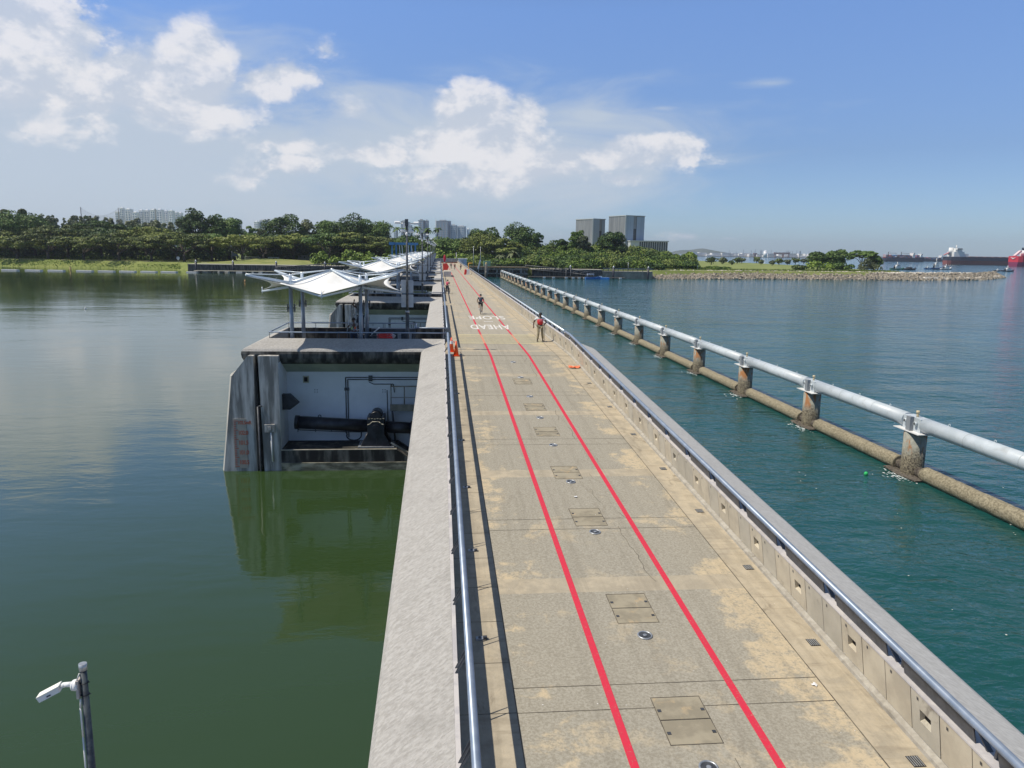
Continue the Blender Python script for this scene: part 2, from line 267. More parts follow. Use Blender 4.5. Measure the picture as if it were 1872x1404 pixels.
# ------------------------------------------------------------------ mesh builder
class MB:
    def __init__(s): s.v = []; s.f = []; s.mi = []; s.k = 0; s.sm = []
    def add(s, vs, fs, smooth=False):
        o = len(s.v); s.v += [tuple(p) for p in vs]; s.f += [tuple(i + o for i in f) for f in fs]; s.mi += [s.k] * len(fs); s.sm += [smooth] * len(fs); return s
    def box(s, x0, x1, y0, y1, z0, z1):
        return s.add([(x0, y0, z0), (x1, y0, z0), (x1, y1, z0), (x0, y1, z0), (x0, y0, z1), (x1, y0, z1), (x1, y1, z1), (x0, y1, z1)],
                     [(0, 3, 2, 1), (4, 5, 6, 7), (0, 1, 5, 4), (1, 2, 6, 5), (2, 3, 7, 6), (3, 0, 4, 7)])
    def obox(s, c, sx, sy, sz, rz=0, rx=0, ry=0):
        R = Matrix.Rotation(rz, 3, 'Z') @ Matrix.Rotation(ry, 3, 'Y') @ Matrix.Rotation(rx, 3, 'X'); c = Vector(c)
        P = [c + R @ Vector((a * sx / 2, b * sy / 2, d * sz / 2)) for d in (-1, 1) for a, b in ((-1, -1), (1, -1), (1, 1), (-1, 1))]
        return s.add(P, [(0, 3, 2, 1), (4, 5, 6, 7), (0, 1, 5, 4), (1, 2, 6, 5), (2, 3, 7, 6), (3, 0, 4, 7)])
    def tube(s, p, q, r, r2=None, n=10, cap=True):
        p, q = Vector(p), Vector(q); r2 = r if r2 is None else r2; d = (q - p)
        if d.length < 1e-6: return s
        d.normalize(); a = d.orthogonal().normalized(); b = d.cross(a)
        vs = [p + (a * math.cos(2 * PI * i / n) + b * math.sin(2 * PI * i / n)) * r for i in range(n)]
        vs += [q + (a * math.cos(2 * PI * i / n) + b * math.sin(2 * PI * i / n)) * r2 for i in range(n)]
        s.add(vs, [(i, (i + 1) % n, n + (i + 1) % n, n + i) for i in range(n)], True)
        if cap: s.add(vs, [tuple(range(n - 1, -1, -1)), tuple(range(n, 2 * n))])
        return s
    def path(s, pts, r, n=8):
        for a, b in zip(pts, pts[1:]): s.tube(a, b, r, n=n)
        return s
    def ring(s, c, axis, R, r, n=20, m=6):
        c = Vector(c); ax = Vector(axis).normalized(); a = ax.orthogonal().normalized(); b = ax.cross(a); vs = []
        for i in range(n):
            d = a * math.cos(2 * PI * i / n) + b * math.sin(2 * PI * i / n)
            for j in range(m): vs.append(c + d * (R + r * math.cos(2 * PI * j / m)) + ax * r * math.sin(2 * PI * j / m))
        return s.add(vs, [(i * m + j, ((i + 1) % n) * m + j, ((i + 1) % n) * m + (j + 1) % m, i * m + (j + 1) % m) for i in range(n) for j in range(m)], True)
    def ell(s, c, rx, ry, rz, n=12, m=8, R=None):
        vs = []
        for j in range(m + 1):
            th = PI * j / m
            for i in range(n):
                p = Vector((rx * math.sin(th) * math.cos(2 * PI * i / n), ry * math.sin(th) * math.sin(2 * PI * i / n), rz * math.cos(th)))
                if R: p = R @ p
                vs.append(Vector(c) + p)
        return s.add(vs, [(j * n + i, (j + 1) * n + i, (j + 1) * n + (i + 1) % n, j * n + (i + 1) % n) for j in range(m) for i in range(n)], True)
    def prism(s, poly, a, b, axis='y'):
        """poly: 2D points; axis y -> (x,z) profile swept y a..b; z -> (x,y); x -> (y,z)"""
        f = {'y': lambda p, h: (p[0], h, p[1]), 'z': lambda p, h: (p[0], p[1], h), 'x': lambda p, h: (h, p[0], p[1])}[axis]
        n = len(poly); vs = [f(p, a) for p in poly] + [f(p, b) for p in poly]
        return s.add(vs, [tuple(range(n)), tuple(range(2 * n - 1, n - 1, -1))] + [(i, n + i, n + (i + 1) % n, (i + 1) % n) for i in range(n)])
    def sweep(s, secs, closed=True, caps=True, smooth=False):
        n = len(secs[0]); vs = [p for q in secs for p in q]; fs = []
        for k in range(len(secs) - 1):
            for i in range(n if closed else n - 1):
                fs.append((k * n + i, k * n + (i + 1) % n, (k + 1) * n + (i + 1) % n, (k + 1) * n + i))
        s.add(vs, fs, smooth)
        if caps and closed: s.add(vs, [tuple(range(n - 1, -1, -1)), tuple(range((len(secs) - 1) * n, len(secs) * n))])
        return s
    def quad(s, a, b, c, d): return s.add([a, b, c, d], [(0, 1, 2, 3)])
    def build(s, name, m, parent=None, loc=None, fixn=True):
        me = bpy.data.meshes.new(name); me.from_pydata([tuple(v) for v in s.v], [], s.f)
        for mm in (m if isinstance(m, (list, tuple)) else [m]): me.materials.append(mm)
        me.polygons.foreach_set('material_index', s.mi); me.polygons.foreach_set('use_smooth', s.sm)
        if fixn:
            bm = bmesh.new(); bm.from_mesh(me); bmesh.ops.remove_doubles(bm, verts=bm.verts, dist=1e-5)
            bmesh.ops.recalc_face_normals(bm, faces=bm.faces); bm.to_mesh(me); bm.free()
        me.update(); o = bpy.data.objects.new(name, me); COL.objects.link(o)
        if parent: o.parent = parent
        if loc: o.location = loc
        return o
def tag(o, label=None, cat=None, group=None, kind=None):
    if label: o['label'] = label
    if cat: o['category'] = cat
    if group: o['group'] = group
    if kind: o['kind'] = kind
    return o
def thing(name, label, cat, loc=(0, 0, 0), rz=0, group=None):
    o = bpy.data.objects.new(name, None); COL.objects.link(o); o.location = loc; o.rotation_euler = (0, 0, rz); o.empty_display_size = .2
    return tag(o, label, cat, group)
def dup(root, loc, label=None, rz=None):
    def cp(o, par):
        c = o.copy(); COL.objects.link(c)
        if par: c.parent = par
        for ch in KIDS.get(o, []): cp(ch, c)
        return c
    build_kids(root); r = cp(root, None); r.location = loc
    if rz is not None: r.rotation_euler = (0, 0, rz)
    if label: r['label'] = label
    return r
KIDS = {}
def build_kids(root):
    if root in KIDS: return
    st = [root]
    allo = list(bpy.data.objects)
    while st:
        o = st.pop(); KIDS[o] = [c for c in allo if c.parent == o]; st += KIDS[o]
YK, MS = 39.8, 0.0486
def Zd(y): return 0.0 if y >= YK else MS * (y - YK)
ORD = ['first', 'second', 'third', 'fourth', 'fifth', 'sixth', 'seventh', 'eighth', 'ninth', 'tenth', 'eleventh', 'twelfth', 'thirteenth', 'fourteenth', 'fifteenth', 'sixteenth', 'seventeenth', 'eighteenth', 'nineteenth', 'twentieth', 'twenty-first', 'twenty-second', 'twenty-third', 'twenty-fourth', 'twenty-fifth', 'twenty-sixth']
RES, SEA = -5.8, -6.4
PY0, DP, NP = 40.4, 35.4, 8            # first pier front rail, pier pitch, count
def along(m, prof, ys, dz=0):
    """sweep an (x,z) profile along the deck through stations ys"""
    return m.sweep([[(x, y, z + Zd(y) + dz) for x, z in prof] for y in ys])

# ------------------------------------------------------------------ setting: water, ground, deck
def sheet(name, pts, z, m):
    b = MB(); b.add([(x, y, z) for x, y in pts], [tuple(range(len(pts)))]); o = b.build(name, m); tag(o, kind='structure'); return o
RESM = water_mat('reservoir_water', (0.029, 0.056, 0.018), (0.037, 0.068, 0.026), 0.55, 0.022, (.55, 1.3, 1), .05, patch=.6)
SEAM = water_mat('sea_water', (0.009, 0.066, 0.062), (0.018, 0.092, 0.090), 0.70, 0.24, (.8, 1.25, 1), .06, patch=.30, wscale=.01)
sheet('reservoir_water', [(-2800, -90), (3.4, -90), (3.4, 420), (-2800, 420)], RES, RESM)
sheet('sea_water', [(3.6, -90), (4300, -90), (4300, 8300), (-2800, 8300), (-2800, 900), (3.6, 900)], SEA, SEAM)
# bridge deck
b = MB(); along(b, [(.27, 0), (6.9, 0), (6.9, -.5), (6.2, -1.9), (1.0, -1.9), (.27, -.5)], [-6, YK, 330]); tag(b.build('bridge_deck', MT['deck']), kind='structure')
# slab joints: long one, short ones
b = MB()
def strip(m, x0, x1, y0, y1, h):
    ys = [y0] + ([YK] if y0 < YK < y1 else []) + [y1]
    for a, c in zip(ys, ys[1:]): m.add([(x0, a, Zd(a) + h), (x1, a, Zd(a) + h), (x1, c, Zd(c) + h), (x0, c, Zd(c) + h)], [(0, 1, 2, 3)])
strip(b, 6.205, 6.225, -4, 300, .004); strip(b, 1.165, 1.18, -4, 300, .004)
for k in range(-1, 45):
    y = 3.7 + 6.8 * k - .62 + .02 + .60
    for yy in (y, y + .62): strip(b, 1.18 if yy < 38 else .3, 6.2, yy, yy + .014, .004)
strip(b, .3, 6.9, 39.72, 39.79, .005)
for k in range(30): strip(b, .3, 1.16, 1.2 + k * 1.33, 1.212 + k * 1.33, .004)
tag(b.build('deck_joint_line', DARK), kind='structure')
# hairline cracks down the middle of the slabs
b = MB(); yy = 2.0; x = 4.55
while yy < 39:
    if random.random() < .12: x = random.uniform(4.1, 4.9); yy += random.uniform(.5, 2.0)
    ny = yy + random.uniform(.12, .3); nx = x + random.uniform(-.05, .05); wv = .006
    b.add([(x - wv, yy, Zd(yy) + .004), (x + wv, yy, Zd(yy) + .004), (nx + wv, ny, Zd(ny) + .004), (nx - wv, ny, Zd(ny) + .004)], [(0, 1, 2, 3)]); x, yy = nx, ny
tag(b.build('deck_crack', DARK), kind='structure')
for x in (2.67, 4.70):
    b = MB(); strip(b, x - .062, x + .062, -5, 45.0, .010); strip(b, x - .062, x + .062, 49.7, 53.0 if x > 3 else 60.6, .010)
    strip(b, x - .062, x + .062, 53.0 if x > 3 else 60.6, 298, .0102)
    tag(b.build('red_lane_line', RED), kind='structure')
    b = MB(); strip(b, x - .055, x + .055, 45.0, 49.7, .016)
    tag(b.build('faded_red_lane_line', mat('faded_red_paint', (0.70, 0.16, 0.10), (0.62, 0.34, 0.20), 6, .7)), kind='structure')
b = MB()
for k, y in enumerate((45.0, 45.7, 46.25, 46.8, 47.5, 48.2, 48.9, 49.45)): strip(b, 1.18, 6.2, y, y + (.24 if k in (0, 7) else .14), .011)
tag(b.build('yellow_rumble_strip', YPAINT), kind='structure')
def word(txt, x0, x1, y0, y1, h=.015, m=WPAINT, nm='painted_word'):
    c = bpy.data.curves.new('t', 'FONT'); c.body = txt; c.size = 1; c.space_character = 1.12; c.offset = .022
    o = bpy.data.objects.new('t', c); COL.objects.link(o); bpy.context.view_layer.update()
    me = bpy.data.meshes.new_from_object(o.evaluated_get(bpy.context.evaluated_depsgraph_get())); bpy.data.objects.remove(o)
    xs = [v.co.x for v in me.vertices]; ys = [v.co.y for v in me.vertices]; ax, bx, ay, by = min(xs), max(xs), min(ys), max(ys)
    for v in me.vertices:
        fx, fy = (v.co.x - ax) / (bx - ax), (v.co.y - ay) / (by - ay)
        v.co = (x1 - fx * (x1 - x0), y1 - fy * (y1 - y0), h)          # turned round: read from the far side
    me.materials.clear(); me.materials.append(m)
    me.flip_normals() if me.polygons[0].normal.z < 0 else None
    w = bpy.data.objects.new(nm, me); COL.objects.link(w); return tag(w, kind='structure')
word('SLOPE', 2.38, 5.27, 60.6, 63.7); word('AHEAD', 2.20, 5.05, 53.0, 56.2)
b = MB(); strip(b, 3.40, 4.10, 58.6, 58.95, .015); tag(b.build('painted_dash', WPAINT), kind='structure')

# hatch covers, drains, gratings
hy = [10.2, 13.53, 18.03, 21.37, 25.6, 29.0, 33.55]
hatch = None
for k, y in enumerate(hy):
    lab = ['two-leaf deck hatch cover nearest the camera', 'two-leaf deck hatch cover second from the camera, before the round drain', 'deck hatch cover just beyond the first pale concrete band', 'fourth deck hatch cover, just before the second pale band', 'small deck hatch cover beyond the second pale band', 'sixth deck hatch cover, just before the third pale band', 'farthest deck hatch cover, before the traffic cones'][k]
    if hatch is None:
        hatch = thing('hatch_cover', lab, 'hatch cover', (3.69, y, Zd(y)), group='hatch covers along the deck'); hatch.rotation_euler = (math.atan(MS), 0, 0)
        f = MB()
        for a in (-.395, .385): f.box(a, a + .009, -.555, .555, .001, .007)
        for c in (-.555, -.006, .545): f.box(-.383, .385, c, c + .009, .001, .007)
        f.build('frame', DARK, hatch)
        for yy in (-.28, .275): MB().box(-.38, .382, yy - .262, yy + .262, .001, .005).build('cover_leaf', mat('hatch_infill', (0.255, 0.225, 0.165), (0.34, 0.30, 0.22), 2.2, .9, c3=(0.44, 0.34, 0.21), s3=3, lo3=.55, hi3=.7), hatch)
        for sx in (-.34, .34):
            for sy in (-.3, .22): MB().box(sx - .028, sx + .028, sy - .03, sy + .03, .005, .012).build('latch', DKM, hatch)
    else:
        dup(hatch, (3.69, y, Zd(y)), lab)
dr = None
for k, y in enumerate([9.17, 12.54, 17.1, 20.56, 24.02, 27.4, 30.7, 34.4, 38.0]):
    lab = f'round steel drain cover in the deck, {ORD[k]} from the camera'
    if dr is None:
        dr = thing('drain_cover', lab, 'drain cover', (3.69, y, Zd(y)), group='round drain covers down the deck'); dr.rotation_euler = (math.atan(MS), 0, 0)
        m = MB(); m.ring((0, 0, .008), (0, 0, 1), .125, .018, 20, 6); m.build('rim', GALV, dr)
        MB().tube((0, 0, .002), (0, 0, .010), .11, n=18).build('cover', DKM, dr); MB().tube((0, 0, .010), (0, 0, .022), .035, n=12).build('boss', GALV, dr)
    else: dup(dr, (3.69, y, Zd(y)), lab)
for k, y in enumerate([9.1, 12.14, 15.1, 18.3, 21.6, 25.2, 29.0, 33.2]):
    g = MB(); g.box(-.09, .09, -.11, .11, .002, .008); g.k = 1
    for i in range(5): g.box(-.08 + i * .035, -.065 + i * .035, -.10, .10, .008, .013)
    o = g.build('gully_grating', [HOLE, GALV], loc=(6.66, y, Zd(y))); o.rotation_euler = (math.atan(MS), 0, 0)
    tag(o, f'small square gully grating beside the sea wall kerb, {ORD[k]} from the camera', 'grating', 'gully gratings along the sea wall')

# ------------------------------------------------------------------ parapet walls
RW = [(6.98, -.6), (6.98, .78), (7.06, .80), (7.14, .80)]
def wing_prof(s, x0, n0=.8):   # s=-1 left, 1 right ; returns outline of the nosing
    return [(x0 + s * u, d) for u, d in ((0, n0), (.95, .44), (1.06, .37), (1.13, .27), (1.15, .14), (1.11, 0), (.95, -.2), (.2, -.95), (0, -.95))]
def right_wall(y0, y1, label, wing, first):
    t = thing('parapet_wall', label, 'parapet wall', (0, 0, 0), group='sea side parapet walls')
    ys = [y0] + ([YK] if y0 < YK < y1 else []) + [y1]
    MBw = MB(); along(MBw, [(6.985, -.95), (6.985, .10), (7.03, .10), (7.03, .785), (7.135, .785), (7.135, -.95)], ys); MBw.build('wall_body', CONC, t)
    c = MB(); along(c, [(6.838, .785), (6.838, .815), (7.14, .815), (7.14, .785)], ys); c.build('cap', CAP, t)
    k = MB(); along(k, [(6.86, 0), (6.87, .055), (6.99, .10), (6.99, 0)], ys); k.build('kerb', KERB, t)
    if wing:
        w = MB()
        if wing == 'end':
            secs = [[(x, y, z + Zd(y)) for x, z in wing_prof(1, 7.14)] for y in (y0, YK - .2)]
            secs.append([(7.14 + (x - 7.14) * .15, YK + 3.2, z) for x, z in wing_prof(1, 7.14)]); w.sweep(secs)
        else: along(w, wing_prof(1, 7.14), ys)
        w.build('sea_ledge', WINGR, t)
    L = 2.0 / 3; n = int((y1 - y0) / L + .02); pn = {}; hm = None
    def pan(m, y, vent):
        a, c = y + .008, y + L - .008
        def q(yy, x, h): return (x, yy, Zd(yy) + h)
        def X(h): return 6.955 - .105 * (h - .10) / .675
        if not vent: m.add([q(a, 6.955, .10), q(c, 6.955, .10), q(c, 6.85, .775), q(a, 6.85, .775), q(a, 6.984, .10), q(c, 6.984, .10), q(c, 6.984, .775), q(a, 6.984, .775)], [(0, 1, 2, 3), (3, 2, 6, 7), (0, 3, 7, 4), (1, 5, 6, 2), (0, 4, 5, 1)])
        else:
            v0, v1, h0, h1 = y + .20, y + .46, .36, .55; P = []
            def X(h): return 6.955 - .105 * (h - .10) / .675
            for yy in (a, v0, v1, c):
                for h in (.10, h0, h1, .775): P.append(q(yy, X(h), h))
            fs = [(i * 4 + j, (i + 1) * 4 + j, (i + 1) * 4 + j + 1, i * 4 + j + 1) for i in range(3) for j in range(3) if not (i == 1 and j == 1)]
            m.add(P, fs)
            xb = 6.985; m.add([q(v0, X(h0), h0), q(v1, X(h0), h0), q(v1, X(h1), h1), q(v0, X(h1), h1), q(v0, xb, h0 + .03), q(v1, xb, h0 + .03), q(v1, xb, h1), q(v0, xb, h1)], [(0, 1, 5, 4), (3, 7, 6, 2), (0, 4, 7, 3), (1, 2, 6, 5)]); m.k = 2; m.add([q(v0, xb, h0 + .03), q(v1, xb, h0 + .03), q(v1, xb, h1), q(v0, xb, h1)], [(0, 1, 2, 3)]); m.k = 0  # back of the pocket is coloured black for the shade inside the notch
        m.k = 1; ff = y + L - .17; m.add([q(ff - .022, X(.665) - .003, .665), q(ff + .022, X(.665) - .003, .665), q(ff + .022, X(.715) - .003, .715), q(ff - .022, X(.715) - .003, .715)], [(0, 1, 2, 3)]); m.k = 0
    if first:
        for i in range(min(n, 96)):
            m = MB(); pan(m, y0 + i * L, i % 3 == first - 1); m.build('wall_panel', [PANEL if random.random() < .6 else CONC, DKM, HOLE], t)
    else:
        m = MB()
        for i in range(n): pan(m, y0 + i * L, i % 3 == 0)
        m.build('panel_lining', [PANEL, DKM, HOLE], t)
    return t
right_wall(-3.667, 41.0, 'sloping sea side parapet wall with wide grey ledge, nearest the camera', 'end', 2)
right_wall(41.004, 87.672, 'sea side parapet wall behind the man in red, without a ledge', None, 1)
right_wall(87.676, 181.678, 'sea side parapet wall from beyond the open brackets to the white barrier', 'full', 0)
right_wall(181.68, 301.0, 'farthest sea side parapet wall ending at the white box', 'full', 0)
# sea side handrails
def rail_right(y0, y1, label, infill, railm):
    t = thing('handrail', label, 'handrail', (0, 0, 0), group='sea side handrails')
    ys = [y0] + ([YK] if y0 < YK < y1 else []) + [y1]
    r = MB(); n = 12
    r.sweep([[(6.862 + .058 * math.cos(2 * PI * i / n), y, Zd(y) + 1.12 + .058 * math.sin(2 * PI * i / n)) for i in range(n)] for y in ys], smooth=True)
    r.build('rail', railm, t); k = 0; y = y0 + .4; brs = []
    while y < y1 - .6:
        def bracket(m, y):
            for dy, s in ((-.09, -1), (.05, 1)):
                m.add([(6.965, y + dy, Zd(y) + .815), (6.965, y + dy + .035, Zd(y) + .815), (6.875, y + dy + .035 + s * .13, Zd(y) + 1.09), (6.875, y + dy + s * .13, Zd(y) + 1.09),
                       (7.05, y + dy, Zd(y) + .815), (7.05, y + dy + .035, Zd(y) + .815), (6.93, y + dy + .035 + s * .13, Zd(y) + 1.07), (6.93, y + dy + s * .13, Zd(y) + 1.07)],
                      [(0, 1, 2, 3), (4, 7, 6, 5), (0, 3, 7, 4), (1, 5, 6, 2), (3, 2, 6, 7)])
        def plate(m, y):
            a, c = y + .22, y + 1.78
            m.k = 0; m.add([(6.915, a, Zd(a) + .818), (6.915, c, Zd(c) + .818), (6.862, c, Zd(c) + 1.045), (6.862, a, Zd(a) + 1.045), (6.93, a, Zd(a) + .818), (6.93, c, Zd(c) + .818), (6.88, c, Zd(c) + 1.045), (6.88, a, Zd(a) + 1.045)],
                           [(0, 1, 2, 3), (4, 7, 6, 5), (0, 3, 7, 4), (1, 5, 6, 2)])
            m.k = 1; m.add([(6.858, a, Zd(a) + 1.043), (6.858, c, Zd(c) + 1.043), (6.882, c, Zd(c) + 1.056), (6.882, a, Zd(a) + 1.056)], [(0, 1, 2, 3)])
        if k < 48:
            m = MB(); bracket(m, y); m.build('bracket', DKM, t)
            if infill: m = MB(); plate(m, y); m.build('infill_plate', [DKM, OFFW], t)
        else:
            if not brs: brs = [MB(), MB()]
            bracket(brs[0], y)
            if infill: plate(brs[1], y)
        y += 2.0; k += 1
    if brs:
        o = brs[0].build('far_brackets', DKM, t); o['kind'] = 'stuff'
        if infill: o = brs[1].build('far_infill_plates', [DKM, OFFW], t); o['kind'] = 'stuff'
def rail_phase(y0): return y0
rail_right(-.25, 41.3, 'blue-grey sea side handrail with dark infill plates, nearest the camera', True, RAILM)
rail_right(41.75, 88.2, 'pale sea side handrail on open dark brackets beyond the man in red', False, STRUT)
rail_right(88.6, 182, 'sea side handrail with solid dark infill beyond the open brackets', True, RAILM)
rail_right(182.4, 300, 'farthest sea side handrail beside the white and red barrier', True, RAILM)
# reservoir side
def left_wall(y0, y1, label):
    t = thing('parapet_wall', label, 'parapet wall', (0, 0, 0), group='reservoir side parapet walls')
    ys = [y0] + ([YK] if y0 < YK < y1 else []) + [y1]
    m = MB(); along(m, [(.20, -.95), (.20, .80), (.268, .80), (.268, -.95)], ys); m.build('wall_body', CAP, t)
    w = MB(); fine = list(np.linspace(y0, y1, 30))
    if YK > y0 and YK < y1: fine = sorted(fine + [YK])
    prof = wing_prof(-1, .198)
    w.sweep([[(x, y, z + Zd(y)) for x, z in prof] for y in fine]); w.build('ledge', WING, t)
    g = MB(); along(g, [(-.02, -.95), (.19, -.95), (.6, -1.9), (.2, -1.9)], ys); g.build('girder_edge', PIERB, t)
left_wall(-3.5, PY0 - .15, 'rough pale concrete ledge and parapet on the reservoir side, nearest the camera')
for k in range(NP - 1):
    left_wall(PY0 + 5.9 + DP * k, PY0 + DP * (k + 1) - .15, f'reservoir side parapet ledge between the {ORD[k]} and {ORD[k+1]} canopied piers')
def left_rail(y0, y1, label, cut_start=True):
    t = thing('handrail', label, 'handrail', (0, 0, 0), group='reservoir side handrails')
    ys = [y0] + ([YK] if y0 < YK < y1 else []) + [y1]; n = 12; r = MB()
    r.sweep([[(.43 + .058 * math.cos(2 * PI * i / n), y, Zd(y) + 1.10 + .058 * math.sin(2 * PI * i / n)) for i in range(n)] for y in ys], smooth=True); r.build('rail', RAILM, t)
    y = y0 + .3
    while y < y1 - .2:
        m = MB(); z = Zd(y)
        for dy in (0, .13):
            m.add([(.225, y + dy - .16, z + .80), (.225, y + dy - .148, z + .80), (.41, y + dy + .012, z + 1.08), (.41, y + dy, z + 1.08), (.265, y + dy - .16, z + .80), (.265, y + dy - .148, z + .80), (.44, y + dy + .012, z + 1.045), (.44, y + dy, z + 1.045)],
                  [(0, 1, 2, 3), (4, 7, 6, 5), (0, 3, 7, 4), (1, 5, 6, 2)])
        m.build('bracket', DKM, t); y += 2.0
left_rail(.2, PY0, 'blue-grey handrail along the reservoir side of the near slope')
for k in range(NP - 1):
    left_rail(PY0 + 2.55 + DP * k, PY0 + DP * (k + 1), f'reservoir side handrail between the {ORD[k]} and {ORD[k+1]} canopied piers')
# small lights fixed at the foot of the reservoir parapet
for k, (px, y) in enumerate(((.66, 12.6), (.66, 16.2), (.66, 20.2), (.64, 24.6), (.64, 31.2))):
    m = MB(); m.box(-.10, .03, -.05, .05, .0, .03); m.k = 1; m.box(.03, .10, -.035, .035, .005, .05); m.tube((-.03, 0, .03), (-.03, 0, .042), .028, n=10)
    tag(m.build('deck_light', [GALV, DKM], loc=(px + .08, y, Zd(y))), f'small steel deck light at the foot of the reservoir rail, {ORD[k]} from the camera', 'deck light', 'small deck lights')
# gates under the deck
for k in range(NP):
    y0 = PY0 + 5.0 + DP * (k - 1); y1 = y0 + DP - 5
    tag(MB().box(3.3, 3.7, max(y0, -4), y1, -8.5, -1.95).build('barrage_gate', PIERB), f'dark steel gate under the deck before the {ORD[k]} pier', 'gate', 'barrage gates')

# ------------------------------------------------------------------ piers
GRN = mat('greenish_haunch_paint', (0.34, 0.38, 0.33), (0.42, 0.46, 0.40), 1, .8)
def make_pier(loc, label, detail=True):
    t = thing('pier', label, 'pier', loc, group='canopied gate piers')     # local y: 0 = front rail line
    y0, yb = 0.0, 5.2
    body = MB(); body.box(-8.25, 6.8, .2, 5.0, -8.5, -.35); body.build('body', WHITEW, t)
    pl = MB(); pl.box(-8.8, .19, -.10, 5.3, -.349, -.10); pl.build('platform', PLAT, t)
    # nosing right round the pier head, swept along a U path
    pr = [(u, d) for u, d in ((0, .8), (.95, .44), (1.06, .37), (1.13, .27), (1.15, .14), (1.12, -.05), (.99, -.30), (.25, -.66), (0, -.66))]
    prof_in = [(-.10, .8), (-.10, -.35)]
    path = [((.199, -.2), (0, -1)), ((-8.85, -.2), (-.9, -1)), ((-8.85, 5.4), (-.9, 1)), ((.199, 5.4), (0, 1))]
    secs = []
    for (x, y), (nx, ny) in path: secs.append([(x + nx * u, y + ny * u, d) for u, d in [(-.10, .8)] + pr + [(-.10, -.6)]])
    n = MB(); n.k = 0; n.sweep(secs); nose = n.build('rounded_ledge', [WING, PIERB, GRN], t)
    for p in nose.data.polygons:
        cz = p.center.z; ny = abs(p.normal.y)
        if cz < .05 or (cz < .25 and ny > .3): p.material_index = 1  # lower faces, and the front ones a little higher, get the darker concrete
    # haunch under the ledge
    for s, yy in ((-1, -.2), (1, 5.4)):
        h = MB(); a = yy + s * .96; c = .2 if s < 0 else 5.0
        h.add([(-8.2, a, -.31), (.0, a, -.31), (.0, c, -1.0), (-8.2, c, -1.0), (-8.2, c, -.31), (0, c, -.31)], [(0, 1, 2, 3), (0, 3, 4), (1, 5, 2)]); h.build('haunch', GRN, t)
    # plinth with ledge, front and back
    for yy0, yy1 in ((-1.8, .19), (5.01, 7.0)):
        p = MB(); p.prism([(-8.0, -4.74), (-2.2, -4.74), (-.9, -5.6), (-.9, -8.5), (-8.0, -8.5)], yy0 + (.0), yy1, 'y'); p.build('plinth', [PIERB], t)
        q = MB(); q.box(-8.0, -.2, yy0 - .06 if yy0 < 0 else yy0, yy0 + .4 if yy0 < 0 else yy1 + .06, -8.5, -5.38); q.build('waterline_band', PLINTH, t)
        f = MB(); f.box(-8.2, -2.2, yy0 + .03, yy1, -4.74, -4.72); f.build('niche_floor', FLOORD, t)
        w = MB(); w.box(-2.3, 6.8, yy0 + .9 if yy0 < 0 else yy0, yy1 if yy0 < 0 else yy1 - .9, -8.5, -5.6); w.build('footing', PIERB, t)
    e = MB(); e.box(-8.0, -2.2, -1.80, -1.72, -4.735, -4.70); e.build('ledge_lip', mat('pale_ledge_edge', (.36, .33, .26), (.5, .46, .37), 3, .8), t)
    # cutwater block with chamfered top and two stop-log slots
    for s, yf, yk in ((-1, -1.8, .2), (1, 7.0, 5.0)):
        c = MB(); P = [(-9.20, .10), (-9.47, .10), (-10.28, -.92), (-10.86, -5.8), (-10.95, -8.5), (-9.20, -8.5)]
        c.prism(P, yf, yk, 'y'); c.build('cutwater', PIERC, t)
        c = MB(); c.prism([(-8.97, .10), (-8.0, .10), (-8.0, -8.5), (-8.80, -8.5)], yf, yk, 'y'); c.build('buttress', PIERC, t)
        c = MB(); c.box(-9.2, -8.9, yf - s * .75, yk, -8.5, .05); c.build('slot_back', PIERB, t)
    c = MB(); P = [(-9.3, .05), (-9.47, .08), (-10.52, -.92), (-11.05, -5.8), (-11.15, -8.5), (-9.3, -8.5)]; c.prism(P, .21, 4.99, 'y')
    c.build('end_block', PIERC, t)
    nz = MB()   # curved nose closing the end
    secs = []
    for zz, xo in ((-.92, -10.3), (-5.8, -10.87), (-8.5, -11.0)):
        secs.append([(xo + .02, -1.79, zz), (xo - .12, -1.5, zz), (xo - .22, -.9, zz), (xo - .26, .2, zz), (xo - .26, 5.0, zz), (xo - .22, 6.1, zz), (xo - .12, 6.7, zz), (xo + .02, 6.99, zz), (xo + .3, 6.9, zz), (xo + .3, -1.7, zz)])
    nz.sweep(secs); nz.build('end_facing', mat('pale_stained_concrete', (.27, .26, .235), (.46, .45, .41), 1, .85, .3, 9, stretch=(2, 2, .4)), t)
    # railing round the platform
    R = MB(); z = 1.1
    R.path([(.43, 0, z), (-8.75, 0, z)], .035); R.path([(-8.75, 0, z), (-8.75, 5.15, z)], .035); R.path([(-8.75, 5.15, z), (-1.35, 5.15, z)], .035); R.path([(-1.35, 5.15, z), (-1.35, 2.55, z)], .035); R.path([(-1.35, 2.55, z), (.43, 2.55, z)], .04)
    R.build('platform_rail', RAILM, t)
    P = MB()
    for x in (.28, .14, -1.35, -3.3, -3.2, -5.2, -5.3, -7.2, -8.75): P.tube((x, .05, -.1), (x, 0, z), .018, n=6)
    for x in (.28, .14, -1.35): P.tube((x, 2.6, 0), (x, 2.55, z), .02, n=6)
    for x in (-3.3, -3.2, -5.2, -5.35, -7.2, -8.75): P.tube((x, 5.1, -.1), (x, 5.15, z), .018, n=6)
    P.build('rail_posts', DKM, t)
